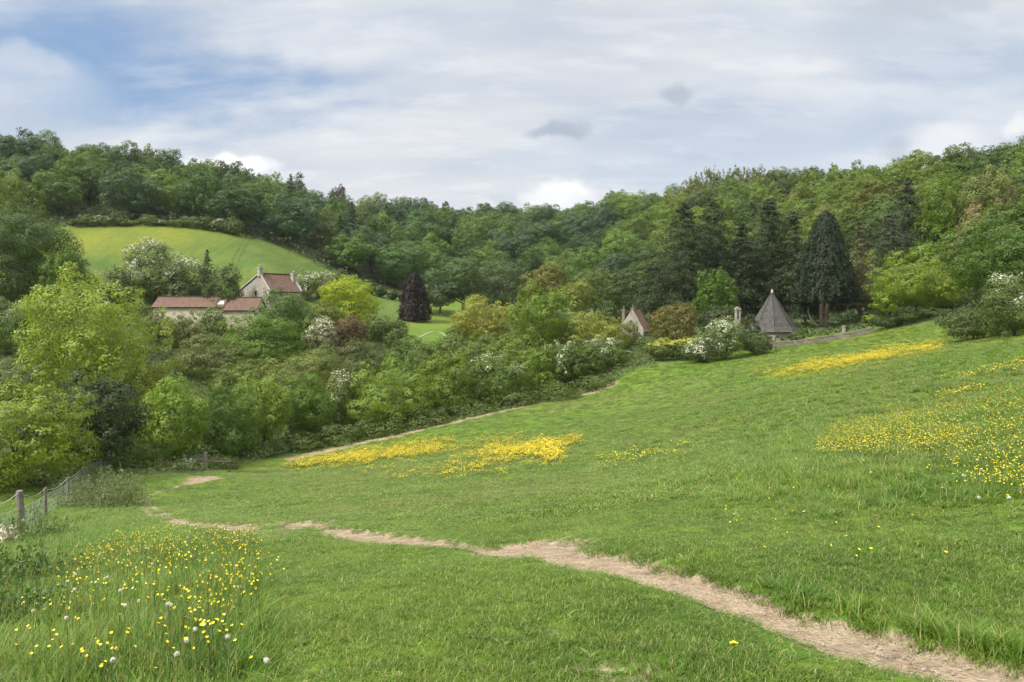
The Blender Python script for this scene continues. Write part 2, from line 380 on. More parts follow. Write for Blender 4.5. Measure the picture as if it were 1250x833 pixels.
def ribbon(name,A_,B_,mat,n=11,jit=.25,lift=.004,seed=1):
    V=[];k=len(A_); t=np.linspace(0,1,n)
    for i in range(k):
        w=np.linalg.norm(A_[i]-B_[i]); 
        ja=jit*(vnoise(np.array([i*.7]),np.array([0.]),seed)[0]+.6*vnoise(np.array([i*2.1]),np.array([3.]),seed)[0]); jb=jit*(vnoise(np.array([i*.7]),np.array([9.]),seed)[0]+.6*vnoise(np.array([i*2.1]),np.array([5.]),seed)[0])
        for s in t:
            q=A_[i]*(1-s)+B_[i]*s; e=(A_[i]-B_[i])*.5
            q=q+e*(ja*(1-s)**2-jb*s**2); V.append(q)
    V=np.array(V); V[:,2]=ground(V[:,0],V[:,1])+lift+.012*fbm(V[:,0]*5,V[:,1]*5,4)
    ii=np.arange(k*n).reshape(k,n); Fc=np.stack([ii[:-1,:-1],ii[1:,:-1],ii[1:,1:],ii[:-1,1:]],-1).reshape(-1,4)
    me=quadmesh(name,V,Fc,smooth=True)
    if me.polygons[0].normal.z<0: me.flip_normals()
    return tag(link(name,me,mat),kind='structure')
def dirtmat():
    m,t=newmat('trodden_earth'); geo=t.add('ShaderNodeNewGeometry').outputs['Position']
    n=t.noise(geo,3.5,6,.7); n2=t.noise(geo,28,4,.75); vo=t.add('ShaderNodeTexVoronoi',{'Vector':geo,'Scale':42.})
    c=t.mix(t.smooth(n,.3,.7),(.185,.138,.088,1),(.32,.255,.175,1))
    c=t.mix(t.math('MULTIPLY',t.smooth(n2,.5,.75),.6),c,(.40,.33,.225,1))
    c=t.mix(t.math('MULTIPLY',t.smooth(n2,.5,.3),.65),c,(.13,.095,.06,1))
    p=t.add('ShaderNodeBsdfPrincipled',{'Base Color':c,'Roughness':.95,'Specular IOR Level':.15})
    b=t.add('ShaderNodeBump',{'Strength':.9,'Distance':.025,'Height':t.math('ADD',n2,t.math('MULTIPLY',vo.outputs['Distance'],.8))}); t.l.new(b.outputs[0],p.inputs['Normal'])
    finish(t,p.outputs[0]); return m
M['dirt']=dirtmat()
def dense(P,k=5):
    i=np.linspace(0,len(P)-1,(len(P)-1)*k+1); return np.stack([np.interp(i,np.arange(len(P)),P[:,j]) for j in range(3)],1)
ribbon('footpath',dense(PA,4),dense(PB,4),M['dirt'],15,.22)
def around(C,W):
    C=dense(C,3); W=np.interp(np.linspace(0,1,len(C)),np.linspace(0,1,len(W)),W)
    t=np.gradient(C[:,:2],axis=0); t/=np.linalg.norm(t,axis=1)[:,None]; n=np.c_[-t[:,1],t[:,0],np.zeros(len(C))]
    return C+n*W[:,None],C-n*W[:,None]
ribbon('footpath',*around(PC,PCW),M['dirt'],7,.35)
ribbon('dirt_track',*around(PT,PTW),M['dirt'],5,.5)
# curved pale path on the lawn beyond the valley
ga=[(512,412),(520,408),(528,405),(535,405),(541,408),(545,413)]
gp=resample(ga,14); GP=hit(gp[:,0],gp[:,1])
M['gravel']=simple('pale_gravel',(.20,.21,.14,1),.9,.25,2.)
ribbon('garden_path',*around(GP,np.full(14,.2)),M['gravel'],3,.1,lift=.05)
M['trackgrass']=simple('wheel_worn_grass',(.074,.105,.020,1),.95,.4,1.2,spec=.1)
for line in ([(300,291),(294,300),(287,312),(279,330)],[(305,292),(300,301),(293,314),(287,331)]):
    q=resample(line,16); Gq=hit(q[:,0],q[:,1]); ribbon('wheel_track',*around(Gq,np.full(16,.26)),M['trackgrass'],3,.5,lift=.03)
# pebbles on the path
def pebbles():
    V=[];Fq=[]
    r2=np.random.default_rng(3)
    for k in range(650):
        i=int(r2.integers(0,134)) if k%3 else int(r2.integers(70,134)); s=np.clip(r2.beta(1.2,1.2),.03,.97); q=PA[i]*(1-s)+PB[i]*s+(PA[i+1]-PA[i])*r2.random()
        sz=.002+.008*r2.random()**3; c=np.array([q[0],q[1],0])
        j=len(V); a=r2.random()*6.28
        for (dx,dy,dz) in ((-1,-.7,-.3),(1,-.8,-.3),(.9,.8,-.3),(-.8,.9,-.3),(-.6,-.4,.55),(.6,-.5,.6),(.5,.5,.5),(-.5,.5,.62)):
            dx+=r2.normal()*.15; dy+=r2.normal()*.15
            V.append((c[0]+sz*(dx*math.cos(a)-dy*math.sin(a)),c[1]+sz*(dx*math.sin(a)+dy*math.cos(a)),sz*dz))
        Fq+=[tuple(j+b for b in f) for f in((4,5,6,7),(0,1,5,4),(1,2,6,5),(2,3,7,6),(3,0,4,7))]
    V=np.array(V); V[:,2]+=np.repeat(ground(V[::8,0],V[::8,1]),8)+.012
    m=simple('pebble_stone',(.30,.255,.20,1),.85,.55,9)
    tag(link('gravel',quadmesh('gravel',V,Fq),m),'loose pebbles and small stones scattered over the bare footpath','gravel',kind='stuff')
pebbles()
# ---------------------------------------------------------------- foliage
def unit(v): return v/(np.linalg.norm(v,axis=-1,keepdims=True)+1e-9)
def fib(n,r):
    i=np.arange(n)+.5; ph=np.arccos(1-2*i/n); th=i*2.399963+r.random()*6.28
    d=np.c_[np.cos(th)*np.sin(ph),np.sin(th)*np.sin(ph),np.cos(ph)]
    return unit(d+r.normal(size=(n,3))*.16)
def leaves(c,nrm,size,r,aspect=.62,fold=True):
    n=len(c); nrm=unit(nrm); a=unit(np.cross(nrm,r.normal(size=(n,3)))); b=np.cross(nrm,a)
    s=size[:,None] if hasattr(size,'__len__') else size
    V=np.stack([c-a*s*.5,c+b*s*.5*aspect-nrm*s*.08,c+a*s*.5,c-b*s*.5*aspect-nrm*s*.08],1).reshape(-1,3)
    return V,np.arange(4*n,dtype=np.int32).reshape(-1,4)
def crown_points(r,W,H,n,nl=14,flat=.55,lobe=(.24,.40),sub=(.26,.44),prof=None,bottom=.0,spread=1.,open_=0.):
    """leaf positions: lobes on an ellipsoid, twigs clumps on the lobes, leaves round the clumps.  z from 0 to H"""
    ax=np.array([W/2,W/2,H/2]); d=fib(nl,r); d=d[d[:,2]>-.75]
    rl=r.uniform(*lobe,len(d)); C=d*(1-rl[:,None])*r.uniform(.78,1.08,(len(d),1))*spread
    C=np.r_[C,[[0,0,-.05]]]; rl=np.r_[rl,.55]
    if nl<=3: C=np.array([[0,0,0.]]); rl=np.array([.95])
    SC=[];SR=[];SN=[]
    for c,q in zip(C,rl):
        k=int(10+34*(q/.4)**2); k=min(k,70)
        dd=fib(k,r); keep=(dd@unit(c[None])[0]>-.45) if np.linalg.norm(c)>.1 else np.ones(k,bool)
        dd=dd[keep]; pc=c+dd*q*r.uniform(.72,1.08,(len(dd),1))
        ins=((np.linalg.norm(pc[:,None]-C[None],axis=2)/rl[None])<.72).sum(1)>0
        dd=dd[~ins];pc=pc[~ins]
        SC.append(pc);SR.append(q*r.uniform(*sub,len(pc)));SN.append(dd)
    SC=np.concatenate(SC);SR=np.concatenate(SR);SN=np.concatenate(SN)
    if open_>0:
        k=r.random(len(SC))>open_; SC,SR,SN=SC[k],SR[k],SN[k]
    w=SR**2; w/=w.sum(); idx=r.choice(len(SC),n,p=w)
    dd=unit(r.normal(size=(n,3))+SN[idx]*.55+np.array([0,0,.25])); rad=SR[idx]*r.uniform(.35,1.12,n)**.7
    p=SC[idx]+dd*rad[:,None]*np.array([1,1,.85])
    nm=unit(dd*.7+SN[idx]*.9+r.normal(size=(n,3))*.2+np.array([0,0,.25]))
    zl=p[:,2]
    p=p*ax; lo,hi=np.percentile(p[:,2],[.5,99.7]); p[:,2]=(p[:,2]-lo)/(hi-lo)*H
    if prof is not None:
        f=np.interp(np.clip(p[:,2]/H,0,1),*prof); p[:,0]*=f;p[:,1]*=f
    wx=np.percentile(np.abs(p[:,:2]),99.3); p[:,:2]*=W/2/wx
    if flat: 
        m=p[:,2]<0; p[m,2]*=.3
    return p,nm,idx,SC,SN
def conifer_points(r,W,H,n,power=.85,droop=.35,tiers=None,ragged=.2,base=.04):
    tiers=tiers or int(H*1.7)+9
    P_=[];N_=[]
    per=max(6,int(n/tiers/9))
    for t in range(tiers):
        h0=t; R=1;h=base+(1-base)*(t+r.random()*.8)/tiers; R=W/2*(1-h)**power*(1+r.normal()*ragged*.5)+.12*(1-h)
        nb=max(6,int(10*(1-h)**.4)); a0=r.random()*6.28
        for b in range(nb):
            a=a0+6.283*b/nb+r.normal()*.15; hb=min(.995,h+r.uniform(-.7,.7)/tiers); L=max(.15,R*(1+r.normal()*ragged)); m=max(4,int(per*(.35+L/(W/2))))
            s=r.uniform(.15,1.03,m)**.75
            x=np.cos(a)*L*s; y=np.sin(a)*L*s; z=hb*H-droop*L*s**1.6+.12*L*s**3
            w=.26*L*(1.1-s*.7)+.10
            q=np.c_[x,y,z]+r.normal(size=(m,3))*np.c_[w,w,w*.55]*.6
            P_.append(q); N_.append(np.c_[np.cos(a)*.45+r.normal(size=m)*.5,np.sin(a)*.45+r.normal(size=m)*.5,.75+r.normal(size=m)*.45])
    p=np.concatenate(P_);nm=np.concatenate(N_)
    p[:,2]=np.clip(p[:,2],0,None); p[:,2]*=H/max(p[:,2].max(),1e-3)
    return p,unit(nm)
def trunk_mesh(r,H,rad,limbs=6,W=6,lean=.0,fork=.35):
    m=MB(); top=np.array([lean*H+r.normal()*.05*H,r.normal()*.05*H,H*.72])
    pts=[np.array([0,0,-.4])]+[np.array([top[0]*s+r.normal()*.02*H,top[1]*s+r.normal()*.02*H,top[2]*s]) for s in (.12,.35,.6,.82,1)]
    pts[1][:2]=0
    m.tube(pts,[rad*1.5,rad*1.08,rad*.86,rad*.62,rad*.4,rad*.16],8)
    for k in range(limbs):
        s=r.uniform(fork,.85); i=min(int(s*5),4); b=pts[i]*(1-(s*5-i))+pts[i+1]*(s*5-i)
        a=k*2.4+r.random(); L=W*.42*r.uniform(.7,1.05)
        e=b+np.array([math.cos(a)*L,math.sin(a)*L,L*r.uniform(.5,1.1)]); e[2]=min(e[2],H*.93); mid=(b+e)/2+np.array([0,0,-.08*L])+r.normal(size=3)*.05*L
        rr=rad*(.55-.3*s); m.tube([b,mid,e],[rr,rr*.65,rr*.2],6)
        for q in range(2):
            e2=mid+unit((e-mid)+r.normal(size=3)*.5*L)*L*.45; m.tube([mid,(mid+e2)/2+r.normal(size=3)*.03*L,e2],[rr*.5,rr*.32,rr*.1],5)
    return m
def crown_mesh(r,kind,W,H,ls,cover=2.0,cap=52000,**kw):
    n=int(min(cap,max(900,cover*math.pi*W*H*.8/(.5*ls*ls))))
    mi=None
    if kind=='conifer':
        p,nm=conifer_points(r,W,H,n,**kw)
        V,Fc=leaves(p,nm,ls*r.uniform(.7,1.5,len(p)),r,.36)
        return quadmesh('crown',V,Fc)
    if kind=='cone':
        pr=kw.get('prof'); hs=r.random(n*3); k=r.random(n*3)<np.interp(hs,*pr)/1.1; hs=hs[k][:n]; n=len(hs); a=r.uniform(0,6.283,n)
        bump=1+.20*vnoise(a*W*.9,hs*H*1.1,3)+.13*vnoise(a*W*2.1+5,hs*H*2.3,7)
        R=W/2*np.interp(hs,*pr)*bump*(.70+.34*r.random(n)**.5); z=hs*H-.10*R*r.random(n)
        p=np.c_[R*np.cos(a),R*np.sin(a),np.clip(z,0,None)]; nm=np.c_[np.cos(a),np.sin(a),np.full(n,.45)]+r.normal(size=(n,3))*.32
        V,Fc=leaves(p,nm,ls*r.uniform(.6,1.4,n),r,.5); return quadmesh('crown',V,Fc)
    bl=kw.pop('blossom',0); blz=kw.pop('blossom_from',0.); gold=kw.pop('gold',0)
    p,nm,idx,SC,SN=crown_points(r,W,H,n,**kw)
    V,Fc=leaves(p,nm,ls*r.uniform(.65,1.35,n),r)
    if bl or gold:
        q=vnoise(SC[:,0]*3.1+7,SC[:,1]*3.1+SC[:,2]*2.3,5)*.5+.5+.35*SN[:,2]
        on=(q>np.quantile(q,1-min(.98,bl*1.25 if bl else gold)))
        on=on[idx]&(r.random(n)<(.5 if bl else .95))&(p[:,2]>H*blz)
        mi=on.astype(np.int32)
        if gold: mi=np.where(p[:,2]>H*.66,1,0)*(r.random(n)<.92)
    return quadmesh('crown',V,Fc,mi)
TREES=[]
def plant(name,label,cat,px,top,wpx,Y,col,kind='broad',base=None,group=None,trunk=True,mat='leaf',seed=None,hbot=None,ls=None,cover=2.1,cap=52000,sx=1.,bark='bark',trunkrad=None,deep=1.,**kw):
    """a plant standing on the ground at distance Y, as tall as the photograph shows it"""
    r=np.random.default_rng(seed if seed is not None else int(px*7+top*13+Y))
    x=(px-CX)/F*Y; z0=float(ground(np.array([x]),np.array([Y]))[0]); zt=(HY-top)/F*Y
    Ht=zt-z0; W=wpx/F*Y; 
    cb=(hbot if hbot is not None else (.03 if kind=='shrub' else .14))*Ht
    k2='broad' if kind=='shrub' else kind
    e=empty(name,(x,Y,z0),label,cat,group)
    ls=ls or float(np.clip(1.75*Y/740,.075,.36))
    if kind=='shrub': kw.setdefault('nl',9); kw.setdefault('lobe',(.3,.5))
    me=crown_mesh(r,k2,W,Ht-cb,ls,cover,cap,**kw)
    c=link('crown' if kind!='shrub' else 'foliage',me,[M[mat],M['gold' if kw.get('gold') else 'blossom']],e,(0,0,cb))
    c.color=(col[0]*1.36,col[1]*1.38,col[2]*.88,1)
    rad=trunkrad or max(.05,Ht*.022)
    if trunk:
        tm=trunk_mesh(r,Ht*(.8 if kind!='conifer' else 1.0),rad,0 if kind=='conifer' else (4 if kind=='shrub' else 7),W,fork=.2 if kind=='shrub' else .35)
        tm.obj('trunk' if kind!='shrub' else 'stems',M[bark],e)
    TREES.append((label,Ht,W,z0,len(me.polygons)))
    return e
# ---------------------------------------------------------------- trees and shrubs one by one (place in the photograph, distance, colour)
DK=(.030,.055,.016); MID=(.050,.088,.020); FR=(.085,.125,.022); YG=(.125,.155,.022); OL=(.078,.098,.030); BL=(.040,.066,.034); GY=(.095,.108,.060)
HEDGE='trees and shrubs of the field edge thicket'; SLOPE='shrubs on the slope below the farmhouse'; LAWN='trees round the valley lawn'; CHAPEL='conifers behind the pyramid roof'
T=plant
# left side
T('broadleaf_tree','big dark green round-headed tree at the left end of the hill field','tree',25,252,150,90,DK,nl=18,trunkrad=.4)
T('broadleaf_tree','pale green tree rising just above the big dark round-headed one','tree',12,213,90,118,(.07,.10,.03),nl=16)
T('broadleaf_tree','fresh green tree between the big dark round-headed tree and the feathery yellow-green tree','tree',82,302,62,84,(.055,.095,.018),nl=12)
T('ash_tree','tall feathery yellow-green tree with open crown left of the long red-roofed barn','tree',114,329,168,52,(.128,.168,.036),nl=26,lobe=(.15,.27),sub=(.3,.5),open_=.3,hbot=.36,cover=1.6,cap=46000,ls=.19)
T('hawthorn','hawthorn with scattered white blossom at the picture edge below the big dark tree','hawthorn',22,362,95,78,(.055,.09,.025),kind='shrub',blossom=.10,blossom_from=.6)
T('shrub','grey-green shrub below the small strip of bright field at far left','shrub',30,436,90,62,(.065,.085,.04),kind='shrub')
T('shrub','small mid green shrub left of the feathery yellow-green tree beside the bright field strip','shrub',45,398,50,72,MID,kind='shrub')
T('holly_tree','dark blue-green dense tree in front of the feathery yellow-green tree','tree',104,450,150,41,(.022,.034,.020),nl=16,hbot=.05,ls=.15)
T('sycamore_tree','yellow-green leafy tree overhanging the wire fence at the left edge','tree',20,466,172,35,(.104,.142,.028),nl=20,lobe=(.2,.33),sub=(.26,.4),open_=.12,ls=.14,hbot=.04,cap=48000,cover=1.9)
T('hazel_tree','fresh green vase-shaped small tree left of the field gate','tree',212,458,80,47,(.092,.145,.024),nl=14,hbot=.12,prof=([0,.3,.7,1],[.55,.85,1.05,.75]),ls=.15)
T('shrub','bright yellow-green spray of young leaves behind the vase-shaped tree','shrub',176,436,70,52,(.14,.17,.03),kind='shrub',open_=.2)
T('shrub','low dark green shrub behind the end of the wire fence','shrub',150,536,110,44,(.04,.07,.018),kind='shrub')
T('shrub','leafy green shrub filling the gap left of the field gate','shrub',200,545,54,49,(.055,.095,.02),kind='shrub')
# above and below the barn
T('hawthorn','broad hawthorn frosted with white blossom in front of the hill field','hawthorn',190,293,92,127,(.065,.09,.04),nl=14,hbot=.05,blossom=.42,blossom_from=.3)
T('hawthorn','lower hawthorn with thin white blossom right of the broad frosted hawthorn','hawthorn',228,316,62,125,(.06,.085,.036),kind='shrub',blossom=.2,blossom_from=.3)
T('small_conifer','small pointed dark conifer behind the long barn','conifer',253,305,30,126,(.022,.036,.022),kind='conifer',mat='needle')
T('shrub','dark green rounded shrub between the small pointed conifer and the stone gable','shrub',274,322,46,121,(.04,.062,.02),kind='shrub')
T('shrub','dull grey-green shrub at the left foot of the broad frosted hawthorn','shrub',145,325,44,120,(.06,.075,.04),kind='shrub')
T('shrub','mid green shrub directly behind the long barn roof','shrub',205,338,60,126,(.045,.072,.02),kind='shrub')
T('hawthorn','white-flowered hawthorn just right of the farmhouse','hawthorn',376,329,34,134,(.08,.10,.05),kind='shrub',blossom=.42)
T('hawthorn','smaller white-flowered hawthorn above the bright yellow-green tree','hawthorn',399,331,28,137,(.08,.10,.05),kind='shrub',blossom=.45)
T('shrub','small dark shrub at the end of the two white hawthorns by the farmhouse','shrub',416,328,22,138,(.045,.065,.03),kind='shrub')
T('maple_tree','bright yellow-green round tree right of the farmhouse','tree',428,336,82,120,(.150,.190,.014),nl=13,hbot=.08)
T('broadleaf_tree','dark green dense tree hiding the lower right of the farmhouse','tree',346,352,84,106,(.046,.082,.018),nl=14,hbot=.05)
T('broadleaf_tree','fresh green tree in front of the barn, below the dense dark one','tree',316,384,106,98,(.060,.106,.018),nl=15,hbot=.05)
T('shrub','brownish green thin-leaved shrub below the barn','shrub',262,408,96,89,(.072,.090,.038),kind='shrub',open_=.2)
T('willow_tree','pale grey-green wispy willow at the left gable of the barn','willow',226,378,54,99,(.098,.112,.066),nl=12,open_=.25,lobe=(.2,.3),hbot=.08)
T('shrub','grey twiggy shrub between the wispy willow and the thin-leaved shrub','shrub',238,424,54,93,(.095,.098,.07),kind='shrub',open_=.3)
T('shrub','small grey-green shrub hiding the left foot of the barn wall','shrub',193,375,34,106,(.08,.10,.05),kind='shrub')
T('shrub','green shrub against the cream wall in the middle of the barn','shrub',258,371,44,104,(.058,.085,.026),kind='shrub')
T('shrub','olive shrub beside the bright yellow-green tree on its house side','shrub',397,366,46,113,OL,kind='shrub')
T('hawthorn','grey-white hawthorn thick with blossom below the bright yellow-green tree','hawthorn',391,387,46,103,(.10,.105,.075),kind='shrub',blossom=.5,blossom_from=.1)
T('shrub','purple-brown leaved shrub beside the grey-white hawthorn','shrub',428,384,44,106,(.072,.052,.036),kind='shrub')
T('shrub','green shrub right of the purple-brown one at the lawn edge','shrub',463,383,42,111,(.055,.08,.03),kind='shrub')
T('shrub','dark olive domed shrub in the middle of the valley','shrub',437,414,78,92,(.050,.060,.026),kind='shrub',nl=10)
T('shrub','wide olive-brown mound of scrub left of the dark olive dome','shrub',366,428,122,84,(.078,.098,.032),kind='shrub')
T('shrub','light green scrub under the olive-brown mound','shrub',300,440,80,84,(.07,.095,.03),kind='shrub')
T('shrub','small round green shrub at the near edge of the valley lawn','shrub',486,398,30,107,(.055,.08,.028),kind='shrub')
T('shrub','mid green scrub below the curved garden path','shrub',506,411,66,100,(.052,.085,.022),kind='shrub')
T('shrub','brown-green scrub right of the curved garden path','shrub',552,407,50,103,(.062,.088,.03),kind='shrub')
T('shrub','leafy green scrub below the golden willow mound','shrub',590,408,66,99,(.06,.09,.022),kind='shrub')
T('shrub','grassy green scrub left of the dark olive dome','shrub',392,420,40,96,(.06,.09,.026),kind='shrub')
# lawn trees
T('copper_beech','narrow dark purple cone-shaped copper beech on the valley lawn','tree',506,331,38,139,(.0085,.0045,.0070),kind='cone',hbot=.02,cover=4.,prof=([0,.05,.15,.5,.8,.93,1],[.85,1.0,1.0,.80,.50,.27,.04]))
T('lime_tree','blue-green tree standing close right of the purple cone','tree',537,328,56,150,BL,nl=13,hbot=.14,group=LAWN)
T('lime_tree','taller blue-green tree with a bare lower trunk on the lawn','tree',566,314,66,152,(.043,.07,.034),nl=14,hbot=.30,trunkrad=.45,group=LAWN)
T('lime_tree','wide dusky blue-green tree behind the golden willow mound','tree',612,318,74,165,(.045,.066,.038),nl=15,hbot=.05,group=LAWN)
T('willow_tree','golden-green domed willow mound beside the lawn','willow',594,361,88,112,(.135,.140,.036),nl=16,hbot=.03,lobe=(.2,.32))
T('sycamore_tree','bright green full-crowned tree in the middle of the valley','tree',663,346,84,100,(.075,.118,.016),nl=17,hbot=.12,lobe=(.2,.34))
T('broadleaf_tree','bronze-brown tinted tree behind the bright green full-crowned tree','tree',666,320,64,150,(.085,.084,.030),nl=13)
T('shrub','yellow-green spreading shrub right of the bright green full-crowned tree','shrub',718,382,92,102,(.122,.140,.032),kind='shrub',nl=11)
T('broadleaf_tree','slim yellow-green tree behind the yellow-green spreading shrub','tree',703,342,44,140,(.105,.125,.030),nl=10)
T('broadleaf_tree','mid green tree left of the dark firs','tree',725,328,62,150,(.06,.085,.026),nl=13)
T('broadleaf_tree','dark green tree behind the little stone cottage','tree',765,328,66,134,(.035,.055,.022),nl=13)
T('shrub','small dark round shrub left of the little stone cottage','shrub',741,366,34,117,(.034,.056,.022),kind='shrub')
T('shrub','grey-green shrub in front of the little stone cottage','shrub',763,391,34,106,(.085,.105,.05),kind='shrub')
T('shrub','low grey-green shrub at the right edge of the valley lawn','shrub',560,398,34,118,(.06,.08,.03),kind='shrub')
T('shrub','small dark green shrub on the lawn below the purple cone','shrub',487,390,24,116,(.045,.068,.024),kind='shrub')
# churchyard
T('shrub','bronze-olive domed shrub right of the little stone cottage','shrub',823,369,62,100,(.080,.074,.026),kind='shrub',nl=11)
T('maple_tree','vivid green small tree above the pyramid roof’s left hawthorns'.replace('’',"'"),'tree',873,328,54,108,(.045,.085,.010),nl=12,hbot=.2)
T('shrub','dark shrub below the vivid green small tree','shrub',880,372,56,104,(.03,.042,.02),kind='shrub')
T('hawthorn','tall white-blossomed hawthorn left of the pyramid roof','hawthorn',886,387,56,86,(.065,.095,.045),kind='shrub',blossom=.36,nl=11,seed=4)
T('hawthorn','low white-blossomed hawthorn next to the golden hedge','hawthorn',856,411,44,85,(.06,.085,.045),kind='shrub',blossom=.42)
T('clipped_shrub','small dark clipped ball shrub against the pyramid roof','shrub',914,384,28,91,(.032,.045,.018),kind='shrub',lobe=(.4,.5),sub=(.2,.3))
T('golden_hedge','golden-topped clipped hedge beside the little stone cottage','hedge',806,412,46,90,(.055,.075,.02),kind='shrub',gold=.4,lobe=(.35,.5))
T('golden_hedge','green hedge with a thin golden top left of the low white hawthorn','hedge',838,412,54,89,(.035,.055,.016),kind='shrub',gold=.3,lobe=(.35,.5))
T('shrub','low ivy-green shrub at the foot of the pyramid roof','shrub',925,404,40,87,(.042,.062,.026),kind='shrub')
T('shrub','little green shrub on the low stone wall below the pyramid roof','shrub',972,404,22,92,(.05,.075,.026),kind='shrub')
for i,(px,top,w,Y,l) in enumerate([(800,318,62,128,'broad dark fir left of the tallest firs'),(836,248,78,124,'tallest dark fir of the group behind the cottage'),(870,244,70,128,'dark fir standing right of the tallest one'),(905,272,64,126,'blackish fir above the vivid green small tree'),(940,243,66,130,'tall dark fir directly behind the pyramid roof'),(968,258,52,126,'slim dark fir left of the great yew-like conifer')]):
    T('fir_tree',l,'conifer',px,top,w,Y,[(.024,.038,.016),(.018,.030,.012),(.021,.036,.014),(.018,.028,.012),(.020,.033,.013),(.027,.038,.017)][i],kind='conifer',mat='needle',group=CHAPEL,power=.52,ragged=.3,cover=4.5,cap=40000)
def big_conifer():
    e=T('cypress_tree','great very dark cone-shaped conifer with pale red forked trunks beside the pyramid roof','conifer',1008,256,70,99,(.0065,.0135,.0042),kind='cone',mat='needle',trunk=False,hbot=.20,prof=([0,.05,.12,.4,.6,.84,.95,1],[.7,.97,1.02,.82,.64,.40,.20,.02]),cover=4.,cap=60000,ls=.24)
    m=MB(); s=99/F
    for (pts,rr) in (([(-4,0),(-4,9),(-3,22),(-2,40)],(.42,.34,.30,.2)),([(0,0),(1,10),(4,24),(6,42)],(.40,.30,.26,.18)),([(-5,1),(-11,5),(-16,12),(-18,20),(-17,28)],(.20,.17,.14,.11,.06))):
        m.tube([(p*s,.3*k,q*s-.3) for k,(p,q) in enumerate(pts)],rr,9)
    m.obj('trunk',M['redbark'],e,smooth=True)
    return e
big_conifer()
T('cypress_tree','smaller dark conifer snug against the left of the great cone-shaped one','conifer',983,330,44,102,(.018,.032,.016),kind='conifer',mat='needle',power=.6,cover=2.6)
T('cypress_tree','thin brownish conifer right of the great cone-shaped one','conifer',1050,270,34,104,(.055,.046,.028),kind='conifer',mat='needle',power=.5,ragged=.35,cover=2.2)
T('pine_tree','dark ragged conifer beside the bright green maple on the right hill','conifer',1108,216,80,118,(.022,.034,.024),kind='conifer',mat='needle',power=.75,ragged=.35,cover=2.4)
T('pine_tree','blackish conifer behind the yellow-green spreading tree','conifer',1086,262,66,112,(.028,.036,.024),kind='conifer',mat='needle',power=.6,ragged=.3,cover=2.4)
T('maple_tree','vivid bright green maple high on the right hill','tree',1150,212,74,116,(.060,.100,.012),nl=15,hbot=.12)
T('ash_tree','pale grey-green rounded tree above the pinkish twiggy tree','tree',1214,203,86,112,(.088,.108,.05),nl=16)
T('bare_tree','pinkish-brown twiggy tree barely in leaf on the right hill','tree',1198,246,74,96,(.145,.115,.095),nl=13,open_=.2,lobe=(.2,.32),cover=1.5)
T('field_maple','wide spreading yellow-green tree at the top corner of the field','tree',1121,304,122,84,(.095,.135,.020),nl=20,lobe=(.18,.3),hbot=.12)
T('broadleaf_tree','deep green leafy tree right of the spreading yellow-green tree','tree',1222,268,112,75,(.040,.078,.014),nl=18,hbot=.05)
T('shrub','fresh green shrub between the thin brownish conifer and the spreading tree','shrub',1086,318,40,96,(.06,.09,.024),kind='shrub')
T('shrub','little bright green shrub behind the low stone wall','shrub',1062,384,22,95,(.09,.12,.03),kind='shrub')
T('beech_tree','dark brown-green tree cut by the right edge of the picture','tree',1252,228,60,98,(.05,.046,.026),nl=13)
T('hawthorn','hawthorn with patches of white blossom at the right edge of the field','hawthorn',1238,333,92,52,(.052,.078,.026),kind='shrub',nl=12,blossom=.14,blossom_from=.35,seed=12)
T('bramble_bush','dark tangled bramble bush below the white-patched hawthorn','bramble',1188,376,76,56,(.040,.055,.022),kind='shrub')
for px,top,w,Y,l in [(1082,386,42,86,'low dark hedge shrub at the end of the stone wall'),(1112,380,50,83,'low dark hedge shrub under the spreading yellow-green tree'),(1148,376,50,80,'low dark hedge shrub nearest the bramble bush on the field top')]:
    T('hedge_shrub',l,'hedge',px,top,w,Y,(.036,.062,.018),kind='shrub',group='low hedge along the top of the field')
